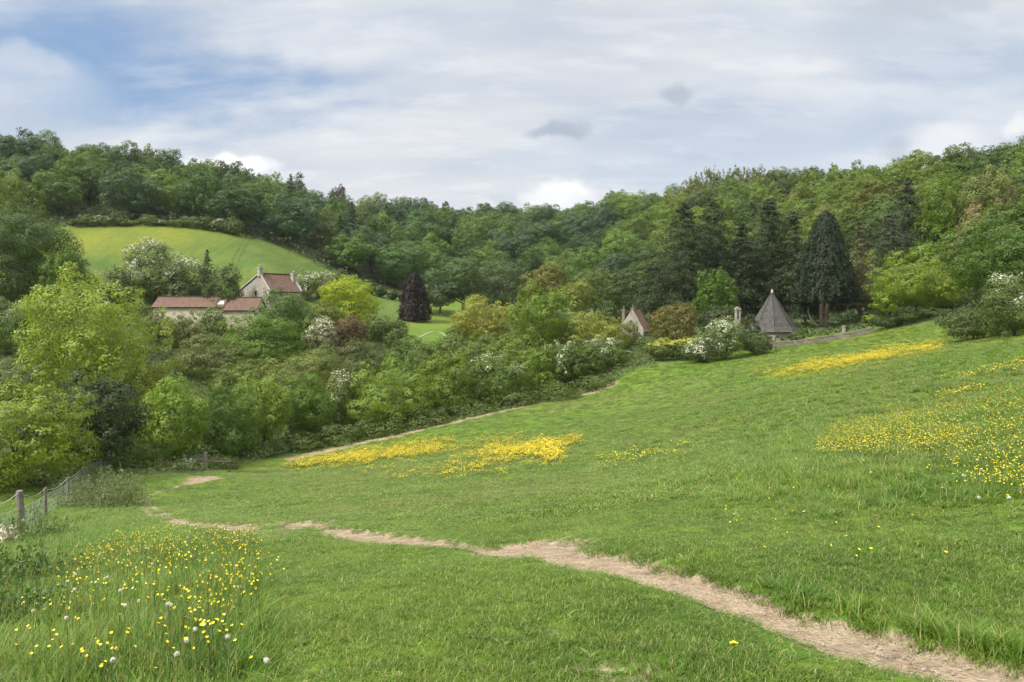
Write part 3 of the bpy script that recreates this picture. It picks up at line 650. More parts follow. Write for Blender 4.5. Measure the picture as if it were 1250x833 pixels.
# hedge trees along the near field edge
for a in [
 ('hazel_tree','dark-based green tree directly right of the field gate','tree',276,470,84,58,(.056,.100,.024),dict(nl=15,hbot=.06)),
 ('hazel_tree','light green round-topped tree second from the field gate','tree',322,458,72,63,(.094,.138,.026),dict(nl=14,hbot=.05)),
 ('hazel_tree','mid green tree in the thicket below the olive-brown mound','tree',376,456,76,67,(.056,.100,.018),dict(nl=14,hbot=.05)),
 ('hawthorn','thicket hawthorn with a creamy blossomed top','hawthorn',418,452,44,71,(.075,.095,.032),dict(kind='shrub',blossom=.3,blossom_from=.5)),
 ('hazel_tree','largest light green tree of the thicket above the long buttercup strip','tree',470,438,112,72,(.094,.142,.030),dict(nl=20,hbot=.05,lobe=(.2,.3))),
 ('hazel_tree','olive-green upright tree right of the largest thicket tree','tree',546,430,76,77,(.074,.110,.016),dict(nl=14,hbot=.05)),
 ('hawthorn','green hawthorn with white blossom down its right side','hawthorn',606,432,82,80,(.055,.090,.02),dict(nl=14,hbot=.04,kind='shrub',blossom=.10,blossom_from=.2)),
 ('shrub','rounded green shrub below the bright green full-crowned tree','shrub',655,424,64,86,(.075,.118,.022),dict(kind='shrub')),
 ('hawthorn','small hawthorn carrying one bright white patch of blossom','hawthorn',690,416,56,87,(.058,.088,.026),dict(kind='shrub',blossom=.17,blossom_from=.3)),
 ('hawthorn','last hawthorn of the thicket with white blossom near the corner of the field','hawthorn',742,412,60,91,(.055,.082,.026),dict(kind='shrub',blossom=.2,blossom_from=.5)),
 ('shrub','mid green shrub under the yellow-green spreading shrub','shrub',716,420,50,88,(.05,.08,.022),dict(kind='shrub')),
 ('shrub','green scrub behind the largest thicket tree on its right','shrub',512,428,50,86,(.058,.09,.024),dict(kind='shrub')),
 ('shrub','soft green scrub between the bright green full-crowned tree and the small hawthorn','shrub',628,408,70,95,(.07,.105,.022),dict(kind='shrub')),
]:
    T(*a[:-1],group=HEDGE,**a[-1])
for px,top,w,Y,l in [(268,550,46,52,'bramble mound beside the field gate rails'),(312,535,66,59,'bramble mound below the light green round-topped tree'),(362,522,64,62.5,'bramble mound at the left tip of the long buttercup strip'),(412,512,74,65.5,'bramble mound above the left half of the long buttercup strip'),(466,506,70,68,'bramble mound below the largest thicket tree'),(520,495,70,71,'bramble mound where the bare earth track begins to show'),(572,483,70,75,'bramble mound above the middle of the bare earth track'),(622,471,72,78,'bramble mound below the hawthorn with blossom down its side'),(676,462,70,81,'bramble mound below the small white-patched hawthorn'),(724,452,62,85,'bramble mound above the upper end of the bare earth track'),(768,436,50,90,'bramble mound at the far corner of the field')]:
    T('bramble_bush',l,'bramble',px,top+6,w,Y,(.050,.072,.022),kind='shrub',group='brambles along the field edge',trunk=False,hbot=-.15)
# hedgerow at the top of the hill field
hr=np.random.default_rng(5)
for i,px in enumerate(range(96,300,17)):
    col=[(.04,.06,.022),(.05,.075,.026),(.06,.08,.035)][i%3]; b=.3 if i%4==2 else 0
    T('hedge_shrub','white-flecked shrub of the hedgerow along the top of the hill field' if b else 'dark shrub of the hedgerow along the top of the hill field','hedge',px+hr.uniform(-4,4),(264 if px<240 else 268)+hr.uniform(-4,5),26,167,col,kind='shrub',blossom=b,group='flowering hedgerow shrubs' if b else 'dark hedgerow shrubs',trunk=False)
for i,(px,top) in enumerate([(452,345),(466,349),(480,353),(493,357)]):
    T('hedge_shrub','dark shrub in the short hedge left of the purple copper beech','hedge',px,top,17,166,(.032,.05,.02),kind='shrub',group='short hedge by the copper beech',trunk=False)
# ---------------------------------------------------------------- the hanging woods: individual trees, shared crowns
def woods():
    r=np.random.default_rng(21)
    protos=[]
    specs=[dict(nl=11,lobe=(.28,.42)),dict(nl=15,lobe=(.22,.36)),dict(nl=8,lobe=(.36,.5)),dict(nl=15,lobe=(.2,.34),open_=.1),dict(nl=12,prof=([0,.4,.8,1],[.9,1.05,.85,.5])),dict(nl=20,lobe=(.16,.3)),dict(nl=14,lobe=(.25,.36),open_=.15),dict(nl=9,lobe=(.34,.46))]
    for k,s in enumerate(specs):
        W,H=11.,11.*(.95+.12*(k%3))
        me=crown_mesh(np.random.default_rng(100+k),'broad',W,H,.36,2.2,26000,**s); me.materials.append(M['leaf'])
        protos.append((me,W,H))
    tm=[]
    for k in range(3):
        m=trunk_mesh(np.random.default_rng(200+k),11,.24,6,8).mesh('trunk'); m.materials.append(M['bark']); tm.append(m)
    cm=crown_mesh(np.random.default_rng(300),'conifer',7.,15.,.4,2.6,14000,power=.7,ragged=.3); cm.materials.append(M['needle'])
    pts=[]
    cand=[]
    for k in range(26000):
        px=r.uniform(-70,1320); fy,sy=foot_y(px),sky_y(px)
        Y=math.sqrt(r.uniform((fy+1)**2,(sy+6)**2)); cand.append((px,Y))
    # the skyline first, then downhill
    sk=[(px,sky_y(px)+r.uniform(-2,5)) for px in np.arange(-70,1320,1)]
    r.shuffle(sk)
    X=np.zeros((0,2))
    for px,Y in list(sk)+cand:
        x=(px-CX)/F*Y; d=8.3+ (Y-100)*.013
        if px>820: d*=.93
        if len(X) and ((X-[x,Y])**2).sum(1).min()<d*d: continue
        X=np.r_[X,[[x,Y]]]; pts.append((px,Y,x))
    print('wood trees',len(pts))
    classes=[('dark green',(.030,.052,.016)),('mid green',(.048,.080,.020)),('fresh green',(.072,.110,.022)),('yellow-green',(.088,.122,.024)),('olive-brown',(.080,.086,.028)),('blue-green',(.042,.066,.034))]
    out=[]
    for i,(px,Y,x) in enumerate(pts):
        fy,sy=foot_y(px),sky_y(px); t=(Y-fy)/(sy-fy)
        patch=vnoise(np.array([x/38.]),np.array([Y/38.]),2)[0]
        if px<430: pr=[.32,.30,.14,.05,.07,.12]
        elif px<760: pr=[.10,.32,.26,.06,.05,.21]
        else: pr=[.13,.30,.32,.15,.06,.04]
        pr=np.array(pr); pr[2]*=1+patch*.8; pr[0]*=1-patch*.8; pr=np.clip(pr,.005,1); pr/=pr.sum()
        c=int(r.choice(6,p=pr)); nm,col=classes[c]
        wood='of the wood behind the hill field' if px<310 else ('of the wood above the copper beech' if px<600 else ('of the wood at the valley head' if px<800 else 'of the wood above the firs'))
        row='skyline' if t>.86 else ('upper' if t>.55 else ('middle' if t>.25 else 'lowest'))
        where={'skyline':'on the skyline','upper':'high up','middle':'halfway up','lowest':'at the foot'}[row]
        lab='%s broadleaf tree %s %s'%(nm,where,wood)
        z=float(ground(np.array([x]),np.array([Y]))[0])
        W=r.uniform(10.5,14.5)*(1-.1*(row=='skyline'))*(.92 if px>820 else 1.); H=r.uniform(9,13.5)
        if row=='skyline': H=10+r.normal()*1.2
        con=(c==0 and r.random()<.2 and t<.6)
        name='woodland_tree'
        if con:
            lab=lab.replace('broadleaf tree','pointed conifer'); name='woodland_conifer'
        e=empty(name,(x,Y,z),lab,'conifer' if con else 'tree',lab.replace('broadleaf tree','trees').replace('pointed conifer','conifers'),r.uniform(0,6.28))
        if con:
            o=link('crown',cm,[],e,(0,0,0)); s=r.uniform(.85,1.1); o.scale=(s,s,s)
            col=(.024,.040,.022)
        else:
            me,pw,ph=protos[int(r.integers(0,8))]
            o=link('crown',me,[],e,(0,0,H*.12)); o.scale=(W/pw,W/pw,H*.9/ph)
        j=r.uniform(.82,1.18); o.color=((1.20 if px<760 else 1.34)*col[0]*j*r.uniform(.93,1.07),1.36*col[1]*j,(1.2 if px<760 else .92)*col[2]*j*r.uniform(.9,1.1),1)
        tt=link('trunk',tm[i%3],[],e); tt.scale=(1,1,H/12.)
    return
woods()
SKYT='trees standing out on the skyline'
def sk(name,label,px,top,w,col,**kw): T(name,label,'tree',px,top,w,float(sky_y(px))+4,col,ls=.5,**kw)
sk('cedar_tree','dark flat-layered cedar on the left skyline',236,193,24,(.022,.034,.024),nl=7,open_=.3,hbot=.3)
sk('copper_beech','dark purple round tree on the skyline left of the white cloud',262,197,44,(.036,.022,.024),nl=12)
sk('broadleaf_tree','pale green round tree poking above the left skyline',183,177,28,(.075,.10,.035),nl=9)
sk('broadleaf_tree','pale slim tree left of the round one poking above the left skyline',148,180,20,(.075,.095,.04),nl=8)
sk('broadleaf_tree','dark green domed tree on the skyline right of the white cloud',362,210,30,(.036,.058,.02),nl=10)
sk('copper_beech','small dark purple dome on the skyline between cloud and valley head',414,225,24,(.034,.024,.026),nl=9)
sk('copper_beech','small round dark copper tree on the middle skyline',521,242,18,(.030,.018,.020),nl=8)
sk('pine_tree','open-crowned dark pine right of the round copper tree on the skyline',546,246,20,(.026,.036,.024),nl=7,open_=.3,hbot=.25)
sk('broadleaf_tree','dark domed tree on the lowest part of the skyline',590,248,26,(.04,.058,.03),nl=9)
sk('broadleaf_tree','dark crown standing up on the right skyline beside the feathery row',992,203,34,(.038,.055,.024),nl=10,open_=.15)
for i,px in enumerate(range(846,964,9)):
    T('slender_tree','grey-green feathery slender tree in the row on the right skyline','tree',px+hr.uniform(-2,2),(207 if px<900 else 202)+hr.uniform(-3,4)-(px>930)*-3,15,float(sky_y(px))+3,(.085,.105,.055),ls=.45,nl=8,open_=.3,group='feathery row of slender trees',lobe=(.2,.35))
# ---------------------------------------------------------------- buildings
def gz(x,y): return float(ground(np.array([x]),np.array([y]))[0])
def gable_house(name,label,cat,apex,Y,rz,wl,dl,wr,dr,L,roofmat,wallmat,coping=True,parent_only=None):
    x,y,zt=P(apex[0],apex[1],Y); z0=gz(x,y)-.2; h=zt-z0
    e=empty(name,(x,y,z0),label,cat,None,rz)
    m=MB(); hl,hr_=h-dl,h-dr
    fr=[(-wl,0,-1.5),(wr,0,-1.5),(wr,0,hr_),(0,0,h-.06),(-wl,0,hl)]
    m.poly(fr); m.poly([(a,L,c) for a,b,c in fr][::-1])
    m.poly([(wr,0,-1.5),(wr,L,-1.5),(wr,L,hr_),(wr,0,hr_)]); m.poly([(-wl,L,-1.5),(-wl,0,-1.5),(-wl,0,hl),(-wl,L,hl)])
    m.obj('wall',wallmat,e)
    kr=dr/wr; kl=dl/wl; ov=.25
    a=MB(); a.slab([(0,.12,h+.05),(0,L-.12,h+.05),(wr+ov,L-.12,hr_-kr*ov+.05),(wr+ov,.12,hr_-kr*ov+.05)],.12)
    a.slab([(-.004,L-.12,h+.05),(-.004,.12,h+.05),(-wl-ov,.12,hl-kl*ov+.05),(-wl-ov,L-.12,hl-kl*ov+.05)],.12)
    rf=a.obj('roof',roofmat,e)
    rd=MB(); rd.tube([(0,.1,h+.07),(0,L-.1,h+.07)],.13,8); rd.obj('ridge_tiles',roofmat,rf)
    if coping:
        for yy in (0,L):
            c=MB(); y0,y1=(yy-.17,yy+.11) if yy==0 else (yy-.11,yy+.17)
            for (xe,ze) in ((-wl-.2,hl-kl*.2),(wr+.2,hr_-kr*.2)):
                s=1 if xe>0 else -1; q=[(0,h+.24),(xe,ze+.22),(xe,ze-.02),(0,h+.0)]
                f=[(u,y0,v) for u,v in q]; b=[(u,y1,v) for u,v in q]
                if s<0: f=f[::-1]; b=b[::-1]
                c.poly(f); c.poly(b[::-1])
                for k in range(4): c.poly([f[k],b[k],b[(k+1)%4],f[(k+1)%4]][::-1])
            c.obj('coping',M['coping'],e)
    return e,h,hl,hr_
def chimney(e,x,y,z0,z1,w=.62,d=.62,pots=2,mat='coping'):
    m=MB(); m.box(x-w/2,x+w/2,y-d/2,y+d/2,z0,z1-.25); m.box(x-w/2-.07,x+w/2+.07,y-d/2-.07,y+d/2+.07,z1-.25,z1-.08); m.box(x-w/2-.02,x+w/2+.02,y-d/2-.02,y+d/2+.02,z1-.08,z1)
    c=m.obj('chimney',M[mat],e)
    for k in range(pots):
        p=MB(); px=x+(k-(pots-1)/2)*.3; p.tube([(px,y,z1),(px,y,z1+.28),(px,y,z1+.42)],[.13,.11,.13],8); p.obj('chimney_pot',M[mat],c,smooth=True)
    return c
def buildings():
    e,h,hl,hr_=gable_house('farmhouse','stone farmhouse with pale-edged gable, two chimneys and red tiled roof','house',(317,334.5),123,math.atan2(-.6,.8),7.4,3.5,2.7,2.75,6.2,M['pantile'],M['stone'])
    chimney(e,0,.1,h-.4,h+1.15,.66,.7,1)
    chimney(e,1.0,6.0,h-2.2,h+.25,.75,.75,2,'coping')
    w=MB()
    def window(x,z,ww,hh):
        f=MB(); f.box(x-ww/2-.12,x+ww/2+.12,-.06,.03,z-.12,z+hh+.12); o=f.obj('window',M['coping'],e)
        g=MB(); g.box(x-ww/2,x+ww/2,-.075,-.055,z,z+hh); g.obj('pane',M['glass'],o)
    window(-1.0,h-3.6,.6,.8)
    # long barn
    x,y,_=P(249,380,117); s=117/F; z0=gz(x,y)
    e=empty('barn',(x,y,z0),'long low barn with red pantile roof and cream walls beneath the farmhouse','barn')
    def zz(py,Y=117): return (HY-py)/F*Y-z0
    xl,xm,xr=(184.5-249)*s,(273-249)*s,(314-249)*s
    m=MB(); m.box(xl+.25,xm-.002,.2,4.6,-2,zz(374.5)+.05); m.box(xm+.002,xr-.2,-.3,5.,-2,zz(378.5)+.05)
    # gables
    for (a,b,y0,y1,rz,ez) in ((xl+.25,xm-.002,.2,4.6,zz(362.5),zz(374.5)),(xm+.002,xr-.2,-.3,5.,zz(363.8),zz(378.5))):
        for xx,sg in ((a,1),(b,-1)):
            p=[(xx,y0,ez+.05),(xx,(y0+y1)/2,rz-.08),(xx,y1,ez+.05)]; m.poly(p if sg<0 else p[::-1])
    m.obj('wall',M['cream'],e)
    for (a,b,y0,y1,rz,ez) in ((xl,xm,-.1,4.9,zz(362.5),zz(375)),(xm+.01,xr,-.6,5.3,zz(363.5),zz(379))):
        r=MB(); ym=(y0+y1)/2
        r.slab([(a,y0,ez),(b,y0,ez),(b,ym,rz),(a,ym,rz)],.12); r.slab([(b,y1,ez),(a,y1,ez),(a,ym+.003,rz),(b,ym+.003,rz)],.12)
        rf=r.obj('roof',M['pantile'],e); q=MB(); q.tube([(a,ym,rz+.02),(b,ym,rz+.02)],.12,8); q.obj('ridge_tiles',M['pantile'],rf)
        if a==xl:
            k=(rz-ez)/(ym-y0); x0,x1=(264-249)*s,(271.5-249)*s; ya,yb=y0+.55,y0+1.45
            g=MB(); g.slab([(x0,ya,ez+k*(ya-y0)+.06),(x1,ya,ez+k*(ya-y0)+.06),(x1-.2,yb,ez+k*(yb-y0)+.06),(x0+.1,yb,ez+k*(yb-y0)+.06)],.05); g.obj('skylight',M['white'],rf)
    for xx in ():
        g=MB(); g.box(xx-.4,xx+.4,(.2 if xx<3.1 else -.3)-.05,(.2 if xx<3.1 else -.3)+.02,zz(386),zz(380.5)); o=g.obj('window',M['wood'],e)
        p=MB(); p.box(xx-.32,xx+.32,(.2 if xx<3.1 else -.3)-.062,(.2 if xx<3.1 else -.3)-.045,zz(385.4),zz(381.1)); p.obj('pane',M['glass'],o)
    # little cottage
    e,h,hl,hr_=gable_house('cottage','little stone cottage with steep brown tiled roof peeping over the shrubs','cottage',(772,377),112,math.atan2(-.5,.87),2.6,3.6,1.75,3.1,3.1,M['browntile'],M['stone'],False)
    chimney(e,0,.25,h-.5,h+.15,.42,.42,1,'wallstone'); chimney(e,-2.0,1.6,h-3.2,h-.1,.42,.5,1,'wallstone')
    g=MB(); g.box(-.55,.15,-.05,.03,h-2.6,h-1.7); o=g.obj('window',M['coping'],e); g=MB(); g.box(-.45,.05,-.065,-.045,h-2.5,h-1.8); g.obj('pane',M['glass'],o)
    # pyramid roof
    Y=97.; s=Y/F; x,y,zb=P(942.5,404.5,Y); zt=(HY-357)/F*Y; z0=gz(x,y)
    e=empty('dovecote',(x,y,z0),'low stone building under a tall grey slate pyramid roof','building',None,math.radians(9))
    R=29.5*s/math.cos(math.pi/8); zb-=z0; zt-=z0; n=8
    c=[(math.cos(math.pi/8+k*math.pi/4),math.sin(math.pi/8+k*math.pi/4)) for k in range(n)]
    m=MB(); 
    for k in range(n):
        a,b=c[k],c[(k+1)%n]; Rw=R*.9; m.poly([(a[0]*Rw,a[1]*Rw,-1.2),(b[0]*Rw,b[1]*Rw,-1.2),(b[0]*Rw,b[1]*Rw,zb+.25),(a[0]*Rw,a[1]*Rw,zb+.25)])
    m.obj('wall',M['stone'],e)
    r=MB(); prof=[(1.,zb),(.86,zb+(zt-zb)*.10),(.5,zb+(zt-zb)*.47),(.03,zt)]
    for k in range(n):
        a,b=c[k],c[(k+1)%n]; v=0
        for (r0,q0),(r1,q1) in zip(prof[:-1],prof[1:]):
            w0=R*r0*.765; w1=R*r1*.765; ln=math.hypot((r0-r1)*R*.92,q1-q0)
            r.poly([(a[0]*R*r0,a[1]*R*r0,q0),(b[0]*R*r0,b[1]*R*r0,q0),(b[0]*R*r1,b[1]*R*r1,q1),(a[0]*R*r1,a[1]*R*r1,q1)],[(-w0/2,v),(w0/2,v),(w1/2,v+ln),(-w1/2,v+ln)]); v+=ln
    r.poly([(p[0]*R,p[1]*R,zb) for p in c][::-1])
    rf=r.obj('roof',M['slate'],e)
    h=MB()
    for k in range(n): h.tube([(c[k][0]*R*r0,c[k][1]*R*r0,q0+.02) for r0,q0 in prof],.035,5)
    h.obj('hip_tiles',M['slate'],rf)
    f=MB(); f.tube([(0,0,zt-.12),(0,0,zt+.02),(0,0,zt+.12),(0,0,zt+.3),(0,0,zt+.38)],[.2,.22,.12,.16,.03],8); f.obj('finial',M['coping'],e,smooth=True)
    # slim bellcote pillar
    Y=101.; s=Y/F; x,y,zt=P(900.5,374.5,Y); z0=gz(x,y); h=zt-z0
    e=empty('stone_pillar',(x,y,z0),'slim pale stone pillar with slotted top behind the white hawthorn','pillar')
    m=MB(); m.box(-.36,.36,-.3,.3,-.5,h-1.75); m.obj('shaft',M['stone'],e)
    m=MB(); m.box(-.34,-.12,-.25,.25,h-1.75,h-.45); m.box(.12,.34,-.25,.25,h-1.75,h-.45); m.box(-.38,.38,-.3,.3,h-.45,h-.25)
    m.poly([(-.38,-.3,h-.25),(.38,-.3,h-.25),(0,-.3,h)]); m.poly([(.38,.3,h-.25),(-.38,.3,h-.25),(0,.3,h)]); m.poly([(.38,-.3,h-.25),(.38,.3,h-.25),(0,.3,h),(0,-.3,h)]); m.poly([(-.38,.3,h-.25),(-.38,-.3,h-.25),(0,-.3,h),(0,.3,h)])
    m.obj('slotted_top',M['stone'],e)
    # low stone wall along the far side of the field
    pts=[]
    for px in np.linspace(918,1066,38):
        py=np.interp(px,[918,965,1000,1066],[410.5,411,408,402]); Y=np.interp(px,[918,1066],[91,86.5]); x=(px-CX)/F*Y; pts.append((x,Y,gz(x,Y)))
    m=MB(); k2=MB(); o=pts[0]
    wr=random.Random(3)
    for a,b in zip(pts[:-1],pts[1:]):
        ht=.50+wr.uniform(-.05,.05)
        a=np.array(a)-o; b=np.array(b)-o
        q=[(a[0],a[1]-.2,a[2]-.3),(b[0]-.001,b[1]-.2,b[2]-.3),(b[0]-.001,b[1]+.2,b[2]-.3),(a[0],a[1]+.2,a[2]-.3)]; t=[(x,y,z+.3+ht) for x,y,z in q]
        i=len(m.v); m.v+=q+t
        for f in((4,5,6,7),(0,1,5,4),(1,2,6,5),(2,3,7,6),(3,0,4,7)): m.f.append(tuple(i+k for k in f)); m.mi.append(0)
        for u in (0,.34,.67):
            w=.30+wr.uniform(-.04,.03); cx=a*(1-u)+b*u; hz=cx[2]+ht; 
            k2.box(cx[0],cx[0]+np.linalg.norm(b-a)*.31,cx[1]-.24,cx[1]+.24,hz-.02,hz+.10+wr.uniform(0,.06))
    e=empty('stone_wall',o,'low dry stone wall along the far edge of the field below the conifers','wall')
    m.obj('wall_body',M['wallstone'],e); k2.obj('cap_stones',M['wallstone'],e)
    px,Y=1030,89.; x=(px-CX)/F*Y; z0=gz(x,Y)
    e=empty('stone_post',(x,Y,z0),'small upright stone post at the low wall by the great conifer','post')
    m=MB(); m.box(-.13,.13,-.13,.13,-.3,1.2); m.obj('shaft',M['coping'],e); m=MB(); m.box(-.17,.17,-.17,.17,1.2,1.28); m.obj('cap',M['coping'],e)
buildings()
# ---------------------------------------------------------------- fence, gate, rails
def fence():
    base=[(-95,13.2),(-28,15.8),(27,18.7),(56,25.5),(84,32),(108,37),(135,42),(166,46)]
    pos=[((px-CX)/F*Y,Y) for px,Y in base]; o=(pos[2][0],pos[2][1],gz(*pos[2]))
    e=empty('wire_fence',o,'old wire netting fence on weathered wooden posts beside the long grass','fence')
    P3=[np.array([x,y,gz(x,y)])-o for x,y in pos]; r=np.random.default_rng(4); tops=[]
    for i,p in enumerate(P3):
        rad=[.05,.045,.085,.05,.055,.05,.05,.05][i]; h=[1.2,1.15,1.22,1.05,1.0,1.1,1.05,1.1][i]; l=r.normal(size=2)*.04
        m=MB(); m.tube([p-[0,0,.3],p+[l[0]*.5,l[1]*.5,h*.5],p+[l[0],l[1],h-.03],p+[l[0],l[1],h]],[rad*1.05,rad,rad*.97,rad*.8],9); m.obj('post',M['wood'],e); tops.append(p+[l[0],l[1],h])
    n=MB()
    for a,b,ta,tb in zip(P3[:-1],P3[1:],tops[:-1],tops[1:]):
        L=np.linalg.norm(b-a)
        for k,f in enumerate((.08,.22,.36,.5,.64,.78)):
            q=[a*(1-s)+b*s+np.array([r.normal()*.012,-.07,(f*1.05 if k<5 else .80)-(.05*math.sin(s*math.pi))+r.normal()*.012]) for s in np.linspace(0,1,9)]
            n.tube(q,.0045 if k<5 else .006,4,cap=False)
        q=[ta*(1-s)+tb*s+np.array([0,-.06,-.04-.16*math.sin(s*math.pi)]) for s in np.linspace(0,1,10)]; n.tube(q,.009,5,cap=False)
        for s in np.arange(.03,1,.28/L):
            c=a*(1-s)+b*s; n.tube([c+[0,-.07,.05],c+[r.normal()*.02,-.07,.45],c+[r.normal()*.02,-.07,.80]],.0045,4,cap=False)
    n.obj('wire_netting',M['wire'],e)
fence()
def gate():
    x,y,_=P(238,575,46); z=gz(x,y)
    e=empty('field_gate',(x,y,z),'small weathered field gate with a pale grey board where the path ends','gate',None,math.radians(12))
    for xx,h,w in ((-.62,1.25,.08),(.62,1.35,.09)):
        m=MB(); m.box(xx-w,xx+w,-w,w,-.3,h); m.obj('post',M['wood'],e)
    for k in range(4):
        m=MB(); m.box(-.53,.52,-.025,.025,.18+.25*k,.28+.25*k); m.obj('rail',M['wood'],e)
    m=MB(); m.box(-.66,-.14,-.14,-.10,.42,1.05); m.obj('board',M['sign'],e)
    x,y,_=P(262,572,48); z=gz(x,y)
    e=empty('rail_fence',(x,y,z),'short grey rail fence in the shade just right of the field gate','fence')
    xs=(-.7,.9)
    for xx in xs:
        g=gz(x+xx,y+xx*.25)-z; m=MB(); m.box(xx-.045,xx+.045,xx*.25-.045,xx*.25+.045,g-.3,g+1.05); m.obj('post',M['wood'],e)
    for h in (.95,):
        m=MB(); m.tube([(xx,xx*.25-.09,gz(x+xx,y+xx*.25)-z+h) for xx in (-.8,.1,1.0)],.05,6); m.obj('rail',M['wood'],e)
gate()
# pale stones heaped behind the fence
def stones():
    r=np.random.default_rng(8); V=[];Fq=[]
    for k in range(420):
        px=r.uniform(-40,24); Y=r.uniform(17.2,20.5); x=(px-CX)/F*Y; z=gz(x,Y)+r.random()**2*.4*(1-abs(px+5)/60); s=r.uniform(.03,.10); j=len(V); a=r.random()*6.28
        for (dx,dy,dz) in ((-1,-.7,-.6),(1,-.8,-.6),(.9,.8,-.6),(-.8,.9,-.6),(-.6,-.4,.55),(.6,-.5,.6),(.5,.5,.5),(-.5,.5,.62)):
            dx+=r.normal()*.2; dy+=r.normal()*.2; dz+=r.normal()*.15
            V.append((x+s*(dx*math.cos(a)-dy*math.sin(a)),Y+s*(dx*math.sin(a)+dy*math.cos(a)),z+s*dz))
        Fq+=[tuple(j+b for b in f) for f in((4,5,6,7),(0,1,5,4),(1,2,6,5),(2,3,7,6),(3,0,4,7))]
    tag(link('rubble',quadmesh('rubble',V,Fq),simple('pale_rubble',(.42,.37,.27,1),.9,.45,4)),'pale stone rubble lying behind the wire fence at the picture edge','rubble',kind='stuff')
stones()
def tall_weeds(name,label,px,Y,hx,hy,h,n,leafcol,umbel,seed):
    r=np.random.default_rng(seed); x0=(px-CX)/F*Y; z0=gz(x0,Y); e=empty(name,(x0,Y,z0),label,'wild plants')
    V=[];Q=[];mi=[];LP=[];LN=[];LS=[];LM=[]
    for k in range(n):
        a=r.random()*6.28; d=math.sqrt(r.random()); x,y=hx*d*math.cos(a),hy*d*math.sin(a); z=gz(x0+x,Y+y)-z0; hh=h*(1-.72*d*d)*r.uniform(.35,1.15)*(1+.35*float(vnoise(np.array([x*1.6+seed]),np.array([y*1.6]),seed)[0])); t=np.array([x+r.normal()*.12,y+r.normal()*.12,z+hh])
        b=np.array([x,y,z-.03]); stemq(V,Q,mi,b,t,.004)
        m=int(9+hh*12); s=r.uniform(.05,1,m)
        LP.append(b+(t-b)*s[:,None]+r.normal(size=(m,3))*.10*np.array([1,1,.5])*(1.15-s[:,None])); LN.append(r.normal(size=(m,3))+np.array([0,-.2,.7])); LS.append(r.uniform(.03,.10,m)); LM.append(np.zeros(m,int))
        if r.random()<umbel:
            m=9; LP.append(t+r.normal(size=(m,3))*np.array([.045,.045,.012])); LN.append(r.normal(size=(m,3))*.2+np.array([0,0,1])); LS.append(r.uniform(.02,.035,m)); LM.append(np.ones(m,int))
    V2,F2=leaves(np.concatenate(LP),np.concatenate(LN),np.concatenate(LS),r,.45)
    o=link('foliage',quadmesh('foliage',V2,F2,np.concatenate(LM)),[M['leaf'],M['blossom']],e); o.color=(*leafcol,1)
    st=link('stems',quadmesh('stems',V,Q),M['stem'],e)
M['stem']=M['stem']
def stemq(V,Fc,mi,a,b,w,m=0):
    for k in range(2):
        o=np.array([w,0,0]) if k==0 else np.array([0,w,0]); j=len(V); V+=[tuple(a-o),tuple(a+o),tuple(b+o*.7),tuple(b-o*.7)]; Fc.append((j,j+1,j+2,j+3)); mi.append(m)
tall_weeds('cow_parsley','tall greyish clump of cow parsley with small white heads between fence and path',126,29.5,1.75,1.2,1.7,520,(.145,.18,.085),.25,2)
tall_weeds('cow_parsley','lower straggling cow parsley at the foot of the wire fence behind the tall clump',104,34.5,1.5,1.5,1.25,260,(.13,.17,.075),.2,3)
tall_weeds('nettle_clump','dark clump of nettles beside the long grass in the bottom corner of the picture',18,9.6,.85,1.0,.62,260,(.07,.125,.035),.0,5)
tall_weeds('nettle_clump','dark tall weeds cut by the picture edge nearest to the viewer',-8,6.4,.55,1.0,.55,170,(.06,.115,.03),.0,8)
tall_weeds('nettle_clump','nettles and tall weeds growing against the nearest fence post',44,17.6,.9,.9,.8,170,(.10,.15,.055),.05,6)
# ---------------------------------------------------------------- undergrowth
def undergrowth(name,label,N,ls,poly_fn,hfun,col,matname='leaf'):
    r=np.random.default_rng(len(name)+N); pts=poly_fn(r,N); x,y=pts[:,0],pts[:,1]; z=ground(x,y)
    lump=np.clip(fbm(x*.45,y*.45,31,3)*1.2+.55,0.08,1.5); z=z+lump*hfun(x,y)*r.uniform(.35,1,len(x))
    nm=unit(r.normal(size=(len(x),3))*.6+np.array([0,-.15,1])); V,Fc=leaves(np.c_[x,y,z],nm,ls*r.uniform(.6,1.4,len(x)),r)
    o=link(name,quadmesh(name,V,Fc),M[matname]); o.color=(*col,1); return tag(o,label,'undergrowth',kind='stuff')
def valley(r,n):
    out=[]
    while sum(map(len,out))<n:
        px=r.uniform(-60,800,n*2); Y=np.sqrt(r.uniform(20**2,132**2,n*2)); x=(px-CX)/F*Y; z=base_ground(x,Y); py=HY-F*z/Y
        k=(py<np.interp(px,FIELD_EDGE[:,0],FIELD_EDGE[:,1])+1)&~((Y>108)&(px>482)&(px<600))&~((Y>121)&(px<470))&~((px<60)&(Y>70)&(Y<90)&(py>412)&(py<432))
        out.append(np.c_[x,Y][k])
    return np.concatenate(out)[:n]
undergrowth('valley_undergrowth','rough green scrub and nettles covering the valley floor',110000,.26,valley,lambda x,y:.75,(.06,.088,.024))
def woodfloor(r,n):
    px=r.uniform(-80,1330,n); Y=np.sqrt(r.uniform((foot_y(px)-3)**2,(sky_y(px)+14)**2)); return np.c_[(px-CX)/F*Y,Y]
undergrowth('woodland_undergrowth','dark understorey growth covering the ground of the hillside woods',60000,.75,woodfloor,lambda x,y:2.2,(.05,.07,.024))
def far_side(r,n):
    px=r.uniform(780,1330,n); lo=np.interp(px,[780,870,1000,1060,1150,1250,1330],[92,92.3,92,90.5,80,66,66]); Y=np.sqrt(r.uniform(lo**2,(foot_y(px)+4)**2)); return np.c_[(px-CX)/F*Y,Y]
